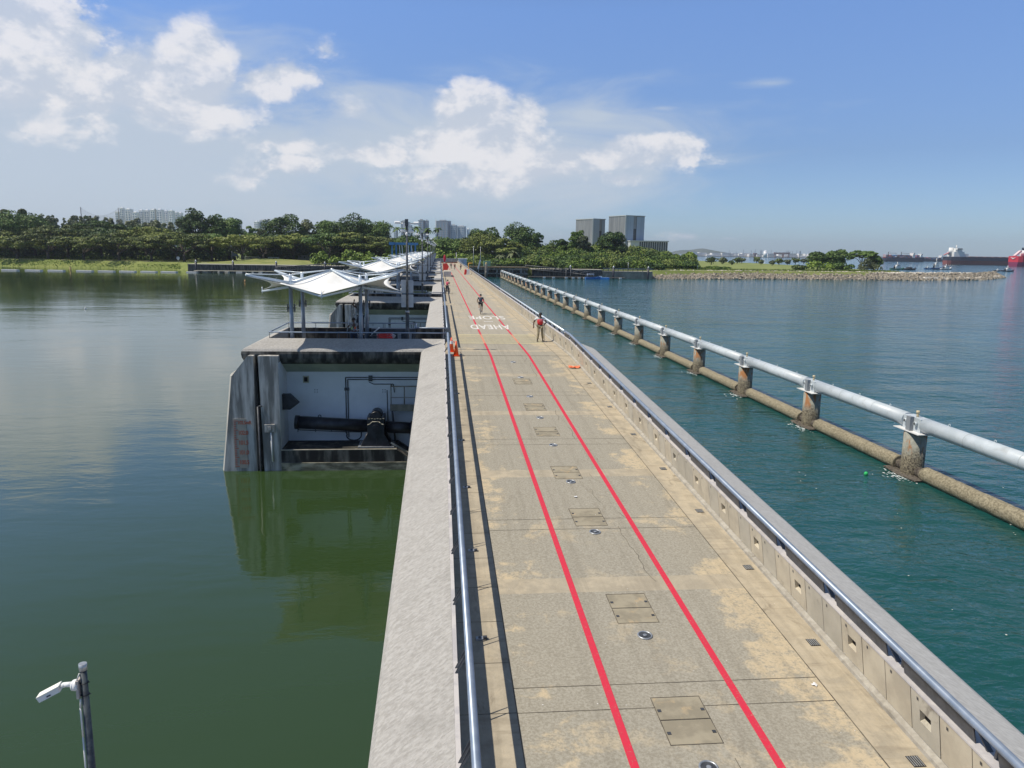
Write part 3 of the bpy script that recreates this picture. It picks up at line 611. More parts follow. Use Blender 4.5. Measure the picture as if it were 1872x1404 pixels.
    if detail:
        # niche fittings on the white wall
        m = MB(); m.tube((-8.0, 0, 0), (-8.0, 0, 0.001), .001)
        g = MB(); y = .17
        for o in (0, .11): g.path([(-4.95 + o, y, -4.55), (-4.95 + o, y, -1.30 - o), (6, y, -1.30 - o)], .028, 6)
        g.box(-5.02, -4.78, y - .05, y + .05, -2.0, -1.85); g.box(-3.75, -3.55, y - .05, y + .05, -1.5, -1.2)
        g.path([(-3.72, y, -1.55), (-3.5, y, -1.66), (-2.45, y, -1.66), (-2.40, y, -2.1)], .022, 6); g.build('conduit', DKM, t)
        w = MB(); w.box(-7.15, -6.85, .13, .21, -1.58, -1.22); w.k = 1; w.box(-7.09, -6.91, .12, .14, -1.52, -1.28); w.build('wall_lamp', [mat('cream_frame', (.42, .40, .30)), HOLE], t)
        w = MB()
        for cx in (-6.5, -2.95):
            for a in (-.06, .06):
                for c in (-.06, .06): w.box(cx + a - .02, cx + a + .02, .18, .205, -2.03 + c - .02, -2.03 + c + .02)
        w.build('anchor_bolts', HOLE, t)
        w = MB(); w.prism([(-7.99, -2.75), (-7.6, -2.75), (-7.15, -2.4), (-7.6, -1.95), (-7.99, -1.95)], -1.2, -.9, 'y'); w.build('gate_stop', BLK, t)
        w = MB(); w.box(-7.99, -8.2, -1.75, .19, -4.7, -.25); w.build('niche_side_wall', WHITEW, t)
        s = MB()
        for x in np.arange(-2.55, .3, .7): s.tube((x, -.3, -2.9), (x, -.3, -1.7), .03, n=6)
        s.path([(-2.55, -.3, -1.7), (.1, -.3, -1.7)], .035, 6); s.path([(-2.55, -.3, -2.3), (.1, -.3, -2.3)], .022, 6); s.path([(-2.55, -.3, -1.7), (-2.55, .15, -1.7)], .035, 6)
        s.build('access_railing', mat('brown_grey_steel', (.22, .20, .17), (.3, .27, .23), 3, .5, metal=.4), t)
        s = MB(); s.box(-2.6, .1, -.35, .18, -3.0, -2.92); s.box(-2.6, .1, -.37, -.35, -3.0, -2.65); s.build('access_walkway', MT['brown_grey_steel'], t)
        s = MB(); s.tube((-2.75, -.3, -1.9), (-2.72, -.3, -3.6), .03, n=6); s.tube((-2.5, -.3, -2.9), (-2.35, -.3, -4.7), .05, n=6); s.build('ladder_pole', DKM, t)
        s = MB(); s.obox((-1.6, -1.2, -5.1), 2.2, .15, .09, 0, 0, .58); s.build('sloping_edge_beam', mat('pale_ledge_edge', (.36, .33, .26)), t)
        # junction box and white pipe on the buttress
        s = MB(); s.box(-8.75, -8.25, -1.95, -1.8, -3.75, -3.35); s.tube((-8.5, -1.95, -3.55), (-8.5, -2.0, -3.55), .10, n=10); s.build('junction_box', PIERC, t)
        s = MB(); s.tube((-8.45, -1.86, -3.75), (-8.42, -1.86, -5.3), .05, n=8); s.build('white_drain_pipe', OFFW, t)
        s = MB(); s.tube((-9.05, -1.85, -2.45), (-9.0, -1.85, -8), .055, n=8); s.tube((-9.15, -1.7, -2.45), (-8.85, -1.85, -2.42), .03, n=6); s.build('slot_pipe', DKM, t)
        # water gauge
        g = MB(); y = -1.83
        g.box(-10.30, -9.66, y, -1.805, -5.62, -3.08); gb = g.build('water_gauge', mat('gauge_board', (.30, .29, .26), (.36, .34, .30), 4, .7), t)
        g = MB()
        for i in range(26):
            zz = -5.55 + i * .094; L = .10 if i % 5 else .2
            g.box(-10.27, -10.27 + L, y - .006, y - .002, zz, zz + .035)
        gt = g.build('gauge_ticks', mat('gauge_red', (.42, .10, .06)), gb)
        for k, tx in enumerate(['100.5', '101.0', '101.5', '102.0', '102.5mR']):
            c = bpy.data.curves.new('t', 'FONT'); c.body = tx; c.size = .30 if k < 4 else .25; c.offset = .006; c.space_character = .9
            o = bpy.data.objects.new('t', c); COL.objects.link(o); bpy.context.view_layer.update()
            me = bpy.data.meshes.new_from_object(o.evaluated_get(bpy.context.evaluated_depsgraph_get())); bpy.data.objects.remove(o)
            for v in me.vertices: v.co = (v.co.x * .82 - 10.08, y - .007, -5.42 + k * .51 + v.co.y + (0 if k < 4 else .03))
            me.materials.clear(); me.materials.append(MT['gauge_red']); w = bpy.data.objects.new('gauge_number', me); COL.objects.link(w); w.parent = gb
    return t
pl_labels = ['nearest canopied gate pier, with a red numbered water gauge']
make_pier((0, PY0, 0), pl_labels[0])
p2 = make_pier((0, PY0 + DP, 0), 'second canopied gate pier, seen behind the workers', True)
for k in range(2, NP): dup(p2, (0, PY0 + DP * k, 0), f'{ORD[k]} canopied gate pier counting away from the camera')
# hydraulic cylinders in the niches
def cylinder(loc, label):
    t = thing('hydraulic_cylinder', label, 'hydraulic cylinder', loc, group='gate cylinders')
    a, c = Vector((-7.42, -.75, -3.50)), Vector((.2, -.75, -3.95)); d = (c - a).normalized()
    m = MB(); m.tube(a, a + d * 4.3, .33, .33, 24); m.tube(a - d * .03, a + d * .16, .365, .365, 24); m.tube(a + d * 4.6, a + d * 6.4, .30, .30, 24); m.build('barrel', BLK, t)
    MB().tube(a + d * 5.9, a + d * 6.2, .37, .37, 20).build('flange', BLK, t)
    s = MB(); s.box(-3.72, -2.85, -1.35, -.2, -4.0, -3.15); s.tube((-3.28, -1.36, -3.15), (-3.28, -.2, -3.15), .30, n=18); s.tube((-3.28, -1.42, -3.72), (-3.28, -1.36, -3.72), .20, n=16); s.build('trunnion_housing', BLK, t)
    s = MB(); s.prism([(-4.05, -4.68), (-2.5, -4.68), (-2.9, -3.98), (-3.7, -3.98)], -1.32, -1.22, 'y'); s.prism([(-4.05, -4.68), (-2.5, -4.68), (-2.9, -3.98), (-3.7, -3.98)], -.4, -.3, 'y'); s.box(-3.31, -3.25, -1.35, -.3, -4.68, -3.98); s.box(-3.7, -2.9, -1.2, -.4, -4.05, -3.98)
    s.tube((-4.05, -1.25, -4.65), (-3.7, -1.25, -3.98), .04, n=6); s.build('trunnion_stand', BLK, t)
    s = MB(); s.box(-4.2, -2.35, -1.45, -.2, -4.72, -4.67); s.build('base_plate', GALV, t)
    s = MB(); s.path([(-3.7, -1.37, -3.52), (-3.58, -1.37, -3.48), (-3.45, -1.37, -3.36), (-3.12, -1.37, -3.36), (-2.98, -1.37, -3.48), (-2.85, -1.37, -3.52)], .02, 6)
    for k in range(6): s.box(-3.66 + k * .145, -3.57 + k * .145, -1.375, -1.355, -3.23 + (k % 2) * .02, -3.20 + (k % 2) * .02)
    s.build('lifting_lugs', mat('worn_cream_paint', (.5, .46, .36)), t)
    s = MB(); pts = [(-4.9, -.9, -3.85), (-4.8, -.9, -4.15)] + [(-4.45 + .38 * math.cos(q), -.9, -4.2 - .25 * math.sin(q)) for q in np.linspace(PI, 0, 9)] + [(-4.05, -.9, -3.9)]
    s.path(pts, .035, 7); s.path([(-7.3, -.95, -3.86), (-4.9, -.95, -3.98), (-4.1, -.95, -4.0), (-3.7, -1.2, -3.9)], .025, 6)
    for x in (-7.3, -6.4, -5.6, -4.95, -4.6, -4.1): s.tube((x, -.9, -3.8), (x, -.95, -3.98), .02, n=5)
    s.build('hydraulic_hose', BLK, t)
    s = MB(); s.ring((-6.2, -.75, -3.20), (0, 1, 0), .07, .022, 14, 6); s.build('lifting_eye', BLK, t)
    return t
cy = cylinder((0, PY0, 0), 'black hydraulic gate cylinder in the niche of the nearest pier')
dup(cy, (0, PY0 + DP, 0), 'black hydraulic gate cylinder in the niche of the second pier')

# ------------------------------------------------------------------ canopies
def make_canopy(loc, label):
    t = thing('tensile_canopy', label, 'canopy', loc, group='white tensile canopies on the piers')   # local y 0 = front rail
    X = [-9.45, -5.75, -2.08]; Yy = [-1.5, 1.9, 5.3]; Hh, Lw = 4.02, 3.18
    hz = {}
    for i in range(3):
        for j in range(3): hz[i, j] = (Hh + (.10 if (i, j) == (1, 1) else 0) + .07 * i) if (i + j) % 2 == 0 else Lw
    lows = {(1, 0): (0, -.55), (0, 1): (-.0, 0), (2, 1): (0, 0), (1, 2): (0, .55)}
    pos = {(i, j): Vector((X[i] + lows.get((i, j), (0, 0))[0], Yy[j] + lows.get((i, j), (0, 0))[1], hz[i, j])) for i in range(3) for j in range(3)}
    n = 14; m = MB()
    for i in range(2):
        for j in range(2):
            A, B, C, D = pos[i, j], pos[i + 1, j], pos[i + 1, j + 1], pos[i, j + 1]; cen = (A + B + C + D) / 4; vs = []
            for a in range(n + 1):
                for c in range(n + 1):
                    u, v = a / n, c / n; p = A * (1 - u) * (1 - v) + B * u * (1 - v) + C * u * v + D * (1 - u) * v
                    q = Vector(p)
                    # scalloped outer edges only
                    if j == 0: q.y += (.40 * 4 * u * (1 - u)) * (1 - v) ** 2
                    if j == 1: q.y -= (.40 * 4 * u * (1 - u)) * v ** 2
                    if i == 0: q.x += (.8 * 4 * v * (1 - v)) * (1 - u) ** 2
                    if i == 1: q.x -= (.8 * 4 * v * (1 - v)) * u ** 2
                    q.z -= .10 * 16 * u * (1 - u) * v * (1 - v)
                    vs.append(q)
            m.add(vs, [(a * (n + 1) + c, (a + 1) * (n + 1) + c, (a + 1) * (n + 1) + c + 1, a * (n + 1) + c + 1) for a in range(n) for c in range(n)], True)
    fb = m.build('membrane', FABRIC, t); md = fb.modifiers.new('thick', 'SOLIDIFY'); md.thickness = .012
    sm = MB()   # seams
    for j0, s in ((0, 1), (2, -1)):
        a = pos[1, j0] + Vector((0, 0, .03)); e = pos[1, 1] + Vector((0, 0, -.12))
        for dx in (-.12, .12):
            mid = (a + e) / 2 + Vector((dx * 1.8, 0, -.03)); sm.path([a, mid, e], .008, 4)
    sm.build('seam', mat('seam_grey', (.35, .35, .35)), t)
    for (cx, cy_, i, j) in ((-7.62, .1, 0, 0), (-7.62, 3.5, 0, 1), (-4.09, .1, 1, 0), (-4.09, 3.5, 1, 1)):
        c = MB(); c.tube((cx, cy_, -.1), (cx, cy_, 3.55), .115, .095, 12); c.build('column', COLB, t)
        q = MB(); q.box(cx - .20, cx - .14, cy_ - .06, cy_ + .06, 2.15, 2.55); q.box(cx + .14, cx + .2, cy_ - .06, cy_ + .06, 2.15, 2.55); q.box(cx - .2, cx + .2, cy_ - .02, cy_ + .02, 2.3, 2.38); q.build('floodlight', DKM, t)
        q = MB(); q.tube((cx, cy_, 3.55), (cx, cy_, 4.08), .085, .075, 10); q.box(cx - .17, cx + .17, cy_ - .14, cy_ + .14, 3.56, 3.66); q.build('mast', STRUT, t)
        A, B, C, D = pos[i, j], pos[i + 1, j], pos[i + 1, j + 1], pos[i, j + 1]
        hi = [p for (ii, jj), p in (((i, j), A), ((i + 1, j), B), ((i + 1, j + 1), C), ((i, j + 1), D)) if (ii + jj) % 2 == 0]
        lo = [p for (ii, jj), p in (((i, j), A), ((i + 1, j), B), ((i + 1, j + 1), C), ((i, j + 1), D)) if (ii + jj) % 2 == 1]
        for p in hi:
            MB().tube((cx, cy_, 3.62), p + Vector((0, 0, .06)), .085, .05, 10).build('upper_arm', STRUT, t)
            MB().tube((cx, cy_, 4.05), p + Vector((0, 0, .09)), .026, .022, 6).build('stay', STRUT, t)
        for p in lo:
            MB().tube((cx, cy_, 3.44), p + Vector((0, 0, -.10)), .075, .05, 10).build('lower_arm', STRUT, t)
    for (i, j), p in pos.items():
        if (i, j) == (1, 1): MB().tube(p + Vector((0, 0, -.1)), p + Vector((0, 0, .16)), .09, .07, 10).build('peak_fitting', STRUT, t)
        elif (i + j) % 2 == 1: MB().tube(p + Vector((0, 0, -.2)), p + Vector((0, 0, .14)), .03, .02, 8).build('corner_fitting', STRUT, t)
    return t
cn = make_canopy((0, PY0, 0), 'white tensile canopy over the two workers, nearest the camera')
for k in range(1, NP): dup(cn, (0, PY0 + DP * k, 0), f'{ORD[k]} white tensile canopy counting away from the camera')
# camera and floodlight masts on the piers
def make_mast(loc, label):
    t = thing('camera_mast', label, 'camera mast', loc, group='tall camera masts on the piers')
    MB().tube((0, 0, -.35), (0, 0, 2.05), .10, .10, 14).build('lower_sleeve', mat('dull_dark_steel', (.05, .055, .06), (.11, .115, .12), 3, .55, metal=.3), t)
    MB().tube((0, 0, 2.02), (0, 0, 2.14), .125, .105, 14).build('collar', GALV, t)
    MB().tube((0, 0, 2.14), (0, 0, 6.9), .062, .052, 12).build('pole', mat('sooty_pole', (.07, .075, .08), (.17, .18, .19), 3, .5, metal=.3), t)
    s = MB(); s.tube((-.42, 0, 6.78), (.42, 0, 6.78), .025, n=8); s.tube((-.2, 0, 6.42), (.2, 0, 6.42), .025, n=8); s.tube((0, 0, 5.9), (0, 0, 7.0), .05, n=8); s.build('crossarm', GALV, t)
    for x, z, rz in ((-.50, 6.82, .2), (.50, 6.80, -.2), (-.2, 6.40, .4), (.22, 6.36, 0)):
        s = MB(); s.obox((x, -.02, z), .27, .20, .10, rz, .3); s.build('floodlight', WHITE, t)
    s = MB(); s.obox((0, -.12, 6.82), .17, .14, .36); s.build('radio_box', DKM, t)
    s = MB(); s.obox((.18, -.05, 6.45), .18, .14, .24); s.obox((-.14, -.05, 6.66), .12, .12, .28); s.obox((.14, -.1, 6.75), .12, .12, .2); s.build('equipment_box', WHITE, t)
    s = MB(); s.ell((.0, -.1, 6.22), .08, .08, .10); s.tube((0, -.1, 6.3), (0, 0, 6.45), .02, n=6); s.build('dome_camera', OFFW, t)
    for z in (3.44, 2.66):
        s = MB()
        for x0, x1 in ((-.33, -.01), (.01, .33)): pass
        s.prism([(-.33, z - .33), (-.30, z - .345), (.30, z - .345), (.33, z - .33), (.33, z + .33), (.30, z + .345), (-.30, z + .345), (-.33, z + .33)], .06, .075, 'y'); s.build('sign_back', BOARD, t)
    return t
ms = make_mast((-1.74, PY0 + 1.6, 0), 'tall mast with floodlights and cameras on the nearest pier')
for k in range(1, NP): dup(ms, (-1.70, PY0 + 1.6 + DP * k, 0), f'camera and floodlight mast on the {ORD[k]} pier')
# ------------------------------------------------------------------ pipe barrier in the sea
def pile_row():
    X = 26.0; ys = [26.8 + 11.85 * k for k in range(26)]
    first = None
    for k, y in enumerate(ys):
        lab = f'rust stained round pile carrying the white pipe, {ORD[k]} from the right end of the row'
        if first is None:
            t = first = thing('pile', lab, 'pile', (X, y, 0), group='round piles carrying the white pipe')
            MB().tube((0, 0, -9), (0, 0, -3.92), .585, .585, 28).build('shaft', PILEM, t)
            m = MB(); m.box(-.62, .62, -1.15, 1.15, -3.92, -3.88); m.build('bearing_plate', OFFW, t)
            m = MB(); m.prism([(-.30, -3.88), (.30, -3.88), (.30, -3.14), (-.30, -3.14)], -.78, .78, 'y'); m.build('head_box', PIPEW, t)
            m = MB(); m.box(-.52, -.30, -.18, .18, -3.87, -3.10); m.build('stiffener', mat('mid_grey_paint', (.26, .28, .30)), t)
            m = MB()
            for yy in (-.45, .45): m = MB(); m.tube((-.29, yy, -3.42), (-.46, yy, -3.42), .11, .11, 12); m.k = 1; m.tube((-.459, yy, -3.42), (-.465, yy, -3.42), .07, .07, 12); m.build('pin_socket', [PIPEW, HOLE], t)
            m = MB(); m.tube((0, 0, -3.14), (0, 0, -2.95), .07, .06, 10); m.tube((0, 0, -2.95), (0, 0, -2.80), .09, .09, 10); m.build('marker_lamp', mat('cream_lamp', (.6, .5, .32)), t)
            m = MB(); m.prism([(-.75, -1.5), (.75, -1.5), (.9, 0), (.75, 1.5), (-.75, 1.5), (-.9, 0)], -6.36, -6.30, 'z'); m.build('base_collar', mat('dark_crust', (.05, .04, .035), (.16, .14, .11), 8, .95, .8, 14, bdist=.04), t)
        else: dup(first, (X, y, 0), lab)
    fu = fl = None
    for k, y in enumerate(ys[:-1]):
        lu = f'grey-white upper pipe span, {ORD[k]} from the right end of the row'; ll = f'barnacled floating pipe at the waterline, {ORD[k]} from the right end of the row'
        if fu is None:
            fu = thing('upper_pipe', lu, 'pipe', (X, y, 0), group='upper spans of the white pipe')
            m = MB(); m.tube((0, .80, -3.46), (0, 11.05, -3.46), .395, .395, 28); m.build('pipe_shell', PIPEW, fu)
            for yy in (3.9, 7.6): MB().tube((0, yy - .02, -3.46), (0, yy + .02, -3.46), .400, .400, 28, cap=False).build('weld_band', mat('weld_band_paint', (.42, .46, .48)), fu)
            for yy in (2.6, 5.9, 9.2): m = MB(); m.ring((0, yy, -3.02), (1, 0, 0), .07, .02, 12, 5); m.build('lifting_lug', PIPEW, fu)
            fl = thing('floating_pipe', ll, 'pipe', (X, y, 0), group='lower barnacled pipe spans')
            m = MB(); secs = []
            for i in range(34):
                yy = 1.15 + 9.5 * i / 33; secs.append([(math.cos(a) * (.41 + random.uniform(-.02, .025)), yy, -6.06 + math.sin(a) * (.41 + random.uniform(-.02, .025))) for a in np.linspace(0, 2 * PI, 20, endpoint=False)])
            m.sweep(secs, smooth=True); m.build('pipe_shell', PIPEL, fl)
            for yy in (.86, 10.94):
                m = MB(); m.tube((0, yy - .3, -6.08), (0, yy + .3, -6.08), .30, .28, 14); m.build('flange', mat('dark_crust', (.05, .04, .035), (.16, .14, .11), 8, .95, .8, 14, bdist=.04), fl)
        else: dup(fu, (X, y, 0), lu); dup(fl, (X, y, 0), ll)
    FM = mat('foam', (.75, .78, .78), (.25, .34, .34), 5, .8)
    for k, y in enumerate(ys[1:9]):
        m = MB()
        for i in range(60):
            a = random.uniform(0, 2 * PI); r = random.uniform(0, 1); cx, cy_ = -.75 - abs(random.gauss(0, .35)), random.gauss(-.5, .7)
            s = random.uniform(.02, .075); m.add([(cx + s * math.cos(q) * random.uniform(.6, 1.3), cy_ + s * 1.8 * math.sin(q), 0.012 + .0005 * i) for q in np.linspace(0, 2 * PI, 6, endpoint=False)], [(0, 1, 2, 3, 4, 5)])
        o = m.build('foam', FM, loc=(X, y, SEA)); tag(o, f'white foam washing round the foot of the {ORD[k+1]} pile from the right', 'foam', 'foam at the pile feet', 'stuff')
pile_row()
# flotsam on the sea
fg = mat('flotsam_pale', (.72, .72, .66)); spots = [(atp, None) for atp in ()]
def at_z(px, py, z):
    r = RM @ np.array([px - 936., py - 702., F_PX]); t = (z - H_CAM) / r[2]; return Vector((r[0] * t, r[1] * t, z))
m = MB()
for i in range(110):
    x = random.uniform(9, 26) if random.random() < .6 else random.uniform(27, 60); y = random.uniform(10, 60) if x < 26 else random.uniform(30, 110); s = random.uniform(.012, .035)
    m.add([(x + s * random.uniform(.6, 1.6) * math.cos(q), y + s * math.sin(q) * 1.3, SEA + .02) for q in np.linspace(0, 2 * PI, 5, endpoint=False)], [(0, 1, 2, 3, 4)])
tag(m.build('floating_debris', fg), 'small white scraps drifting on the green sea', 'debris', kind='stuff')
p = at_z(1583, 868, SEA); m = MB(); m.ell((0, 0, .06), .11, .11, .12, 12, 8); tag(m.build('buoy', mat('green_plastic', (.03, .50, .14)), loc=p), 'small bright green ball floating beside the nearest pipe', 'float')
p = at_z(156, 565, RES); m = MB(); m.ell((0, 0, .05), .16, .16, .22, 12, 8); m.tube((0, 0, .2), (0, 0, .42), .03, n=6); tag(m.build('marker_buoy', OFFW, loc=p), 'small white marker buoy alone on the reservoir', 'buoy')
p = at_z(448, 516, RES); m = MB(); m.ell((0, 0, .25), .3, .3, .5, 12, 8); m.tube((0, 0, .6), (0, 0, 1.1), .06, n=6); tag(m.build('marker_buoy', mat('dull_orange', (.45, .25, .10)), loc=p), 'dull orange marker buoy left of the nearest canopy', 'buoy')

# ------------------------------------------------------------------ shore
def land(name, pts, ztop, zbot, inset, m, sub=0):
    """flat topped land with battered banks; pts counter-clockwise waterline outline"""
    n = len(pts); c = MB(); P = [Vector((x, y, 0)) for x, y in pts]; inn = []
    for i in range(n):
        a, b_, d = P[i - 1], P[i], P[(i + 1) % n]; e1 = (b_ - a).normalized(); e2 = (d - b_).normalized()
        nn = Vector((-(e1.y + e2.y), e1.x + e2.x, 0)).normalized(); inn.append(b_ + nn * (inset[i] if isinstance(inset, list) else inset))
    vs = [(p.x, p.y, zbot) for p in P] + [(q.x, q.y, ztop[i] if isinstance(ztop, list) else ztop) for i, q in enumerate(inn)]
    c.add(vs, [(i, (i + 1) % n, n + (i + 1) % n, n + i) for i in range(n)] + [tuple(range(n, 2 * n))]); return tag(c.build(name, m), kind='structure')
LP = [(-2300, 640), (-420, 420), (-200, 372), (-172, 367), (-122, 357), (-108, 346), (-104, 334.6), (20, 334.6), (69.5, 334.6), (95, 334.6), (150, 350), (212, 361), (246, 372), (256, 440), (270, 520), (280, 640), (270, 780), (120, 980), (-300, 2600), (-2300, 2600)]
land('park_ground', LP, [-2.7] * 20, -8, [12, 12, 11, 11, 10, 5, .5, .5, .5, 6, 7, 7, 7, 7, 7, 7, 7, 7, 7, 7], GRASS)
land('rock_spit', [(240, 363), (289, 384), (322, 417), (337, 434), (318, 437), (280, 425), (240, 420)], -4.7, -8, 6, ROCKT)
land('rock_spit_crest', [(236, 385), (285, 402), (300, 418), (270, 420), (236, 418)], -3.7, -6, 3, ROCK)
# mounded lawn behind the quay
m = MB(); N = 24
for i in range(N):
    pass
vs = []; 
for j in range(9):
    for i in range(25):
        x = -106 + i * 2.4; y = 350 + j * 5.5; h = 2.2 * math.exp(-((x + 82) / 17) ** 2 - ((y - 378) / 13) ** 2) + .9 * math.exp(-((x + 60) / 14) ** 2 - ((y - 385) / 10) ** 2)
        vs.append((x, y, -2.75 + h))
m.add(vs, [(j * 25 + i, j * 25 + i + 1, (j + 1) * 25 + i + 1, (j + 1) * 25 + i) for j in range(8) for i in range(24)], True)
LAWN = mat('bright_lawn', (0.17, 0.20, 0.05), (0.25, 0.26, 0.08), .15, .95)
tag(m.build('grass_mound', LAWN), kind='structure')
# rough grass on the left bank
def tufts(name, n, fn, m_, h0, h1, w, label):
    V = np.zeros((n * 3, 3)); i = 0
    for k in range(n):
        x, y, z = fn(); a = random.uniform(0, PI); h = random.uniform(h0, h1); dx, dy = w * math.cos(a), w * math.sin(a); lx, ly = random.uniform(-.2, .2) * h, random.uniform(-.2, .2) * h
        V[3 * k] = (x - dx, y - dy, z - .1); V[3 * k + 1] = (x + dx, y + dy, z - .1); V[3 * k + 2] = (x + lx, y + ly, z + h)
    me = bpy.data.meshes.new(name); me.from_pydata(V.tolist(), [], [(3 * k, 3 * k + 1, 3 * k + 2) for k in range(n)]); me.materials.append(m_)
    o = bpy.data.objects.new(name, me); COL.objects.link(o); return tag(o, label, 'grass', kind='stuff')
def lerp_pt(A, t_):
    k = min(int(t_ * (len(A) - 1)), len(A) - 2); f = t_ * (len(A) - 1) - k; return A[k][0] * (1 - f) + A[k + 1][0] * f, A[k][1] * (1 - f) + A[k + 1][1] * f
SHL = [(-260, 384), (-200, 372), (-172, 367), (-122, 357), (-109, 349)]
def bank_pt():
    x, y = lerp_pt(SHL, random.random()); d = random.random() ** .8; return x + .2 * d * 10, y + d * 12 + 1.0, -5.6 + 2.9 * min(1, d * 1.15)
tufts('bank_grass', 2200, bank_pt, LEAF[2], .15, .45, .3, 'rough green grass covering the left reservoir bank')
SHR = [(97, 337), (150, 351), (212, 362), (240, 374)]
def rbank():
    x, y = lerp_pt(SHR, random.random()); d = random.random(); return x - d * 4, y + 10 + d * 16, -2.7
tufts('shore_grass', 3000, rbank, leaf_mat('yellow_green_grass', (.10, .14, .03), (.19, .23, .06)), .3, .9, .45, 'yellow-green rough grass above the rock shore on the right')
# riprap
def riprap(name, line, n, width, z0, z1, smin, smax, m_, label, inward):
    V = []; Fc = []
    base = [(-1, -1, -.6), (1, -1, -.7), (1, 1, -.6), (-1, 1, -.7), (-.7, -.6, .6), (.6, -.8, .7), (.8, .6, .5), (-.6, .7, .7)]
    fs = [(0, 3, 2, 1), (4, 5, 6, 7), (0, 1, 5, 4), (1, 2, 6, 5), (2, 3, 7, 6), (3, 0, 4, 7)]
    for k in range(n):
        x, y = lerp_pt(line, random.random()); d = random.random(); s = random.uniform(smin, smax) * .5; x += inward[0] * d * width; y += inward[1] * d * width
        z = z0 + (z1 - z0) * d; R = Matrix.Rotation(random.uniform(0, 6), 3, 'Z') @ Matrix.Rotation(random.uniform(-.6, .6), 3, 'X'); o = len(V)
        for p in base: q = R @ Vector((p[0] * s * random.uniform(.7, 1.3), p[1] * s * random.uniform(.7, 1.3), p[2] * s * random.uniform(.7, 1.2))); V.append((x + q.x, y + q.y, z + q.z))
        Fc += [tuple(i + o for i in f) for f in fs]
    me = bpy.data.meshes.new(name); me.from_pydata(V, [], Fc); me.materials.append(m_); o = bpy.data.objects.new(name, me); COL.objects.link(o); return tag(o, label, 'rocks', kind='stuff')
RLINE = [(95, 335.5), (120, 342), (150, 350.5), (180, 356), (212, 361.5), (240, 365), (289, 385), (322, 418), (337, 433)]
riprap('shore_rocks', RLINE, 3800, 7.5, -6.4, -3.2, .9, 1.8, ROCK, 'grey-brown riprap sloping into the sea along the right shore', (-.25, .97))
riprap('shore_crest_rocks', RLINE[:7], 1000, 2.5, -3.4, -3.0, .8, 1.5, ROCKT, 'pale crest stones along the top of the rock shore', (-.25 + 0, .97 + 0))
for o in (bpy.data.objects['shore_crest_rocks'],): o.location = (-1.5, 6.6, 0)
riprap('spit_rocks', [(238, 366), (289, 387), (322, 420), (335, 433)], 1300, 16, -5.6, -4.5, .9, 2.2, ROCKT, 'pale boulders on the low spit at the right end', (-.5, .8))
# paths
m = MB()
for a, c in zip([(-330, 411), (-200, 386), (-172, 381), (-122, 371)], [(-200, 386), (-172, 381), (-122, 371), (-100, 366)]):
    m.add([(a[0], a[1], -2.66), (c[0], c[1], -2.66), (c[0] + 1, c[1] + 3.2, -2.66), (a[0] + 1, a[1] + 3.2, -2.66)], [(0, 1, 2, 3)])
tag(m.build('shore_path', mat('pale_path', (.42, .38, .32), (.5, .46, .39), 1, .9)), kind='structure')
# ------------------------------------------------------------------ quay, dolphins, pontoons, gangways
QU = mat('dark_quay_wall', (0.03, 0.03, 0.028), (0.17, 0.165, 0.15), .8, .9, stretch=(2.2, 2.2, .35), lo=.35, hi=.7)
QL = mat('light_quay_wall', (0.22, 0.20, 0.165), (0.34, 0.31, 0.25), .6, .9, stretch=(1, 1, .6))
def quay(x0, x1, label, m_, y=334.5, top=-2.55):
    t = thing('quay_wall', label, 'quay wall', (0, 0, 0)); MB().box(x0, x1, y - .8, y + 7, -8, top - .25).build('wall_face', m_, t); MB().box(x0 - .1, x1 + .1, y - .95, y + 7.2, top - .24, top).build('coping', CONC, t); return t
quay(-104.4, -10.2, 'dark stained quay wall behind the reservoir pontoons', QU); quay(40, 70.9, 'dark quay wall behind the blue boat', QU)
quay(71.1, 93.5, 'pale quay wall with rails at the right of the harbour', QL, top=-3.1)
MB_ = MB()
t = thing('quay_railing', 'open railing on top of the pale quay wall', 'railing'); m = MB()
for x in np.arange(71.5, 93, 2.2): m.box(x - .12, x + .12, 333.9, 334.1, -3.1, -1.9)
m.build('posts', DKM, t); m = MB()
for z in (-1.95, -2.45): m.box(71.3, 93.3, 333.93, 334.07, z, z + .12)
m.build('rails', GALV, t)
t = thing('lamp_post', 'thin lamp post on the pale quay wall', 'lamp post', (83, 336, 0)); MB().tube((0, 0, -3), (0, 0, .3), .10, .07, 8).build('post', GALV, t); m = MB(); m.ell((0, 0, .4), .3, .3, .2, 10, 6); m.build('lamp_head', OFFW, t)
PC = [(-100.5, 'at the left end of the reservoir quay'), (-85.6, 'second from the left on the reservoir quay'), (-68, 'mid reservoir quay beside the gangway'), (-48, 'behind the gangway of the reservoir quay'), (56.5, 'on the dark quay behind the blue boat'), (75.5, 'at the left end of the pale quay wall'), (91.0, 'at the right corner of the pale quay wall')]
f = None
for x, d in PC:
    y = 331.8; zt = -1.3 + (x + 100) * .004
    lab = 'black mooring pile, white cap, ' + d
    if f is None:
        f = thing('mooring_pile', lab, 'mooring pile', (x, y, 0), group='black mooring piles with white caps'); MB().tube((0, 0, -9), (0, 0, -1.55), .45, .45, 14).build('shaft', BLK, f); MB().tube((0, 0, -1.55), (0, 0, -.75), .47, .08, 14).build('cap', WHITE, f)
    else: dup(f, (x, y, 0), lab)
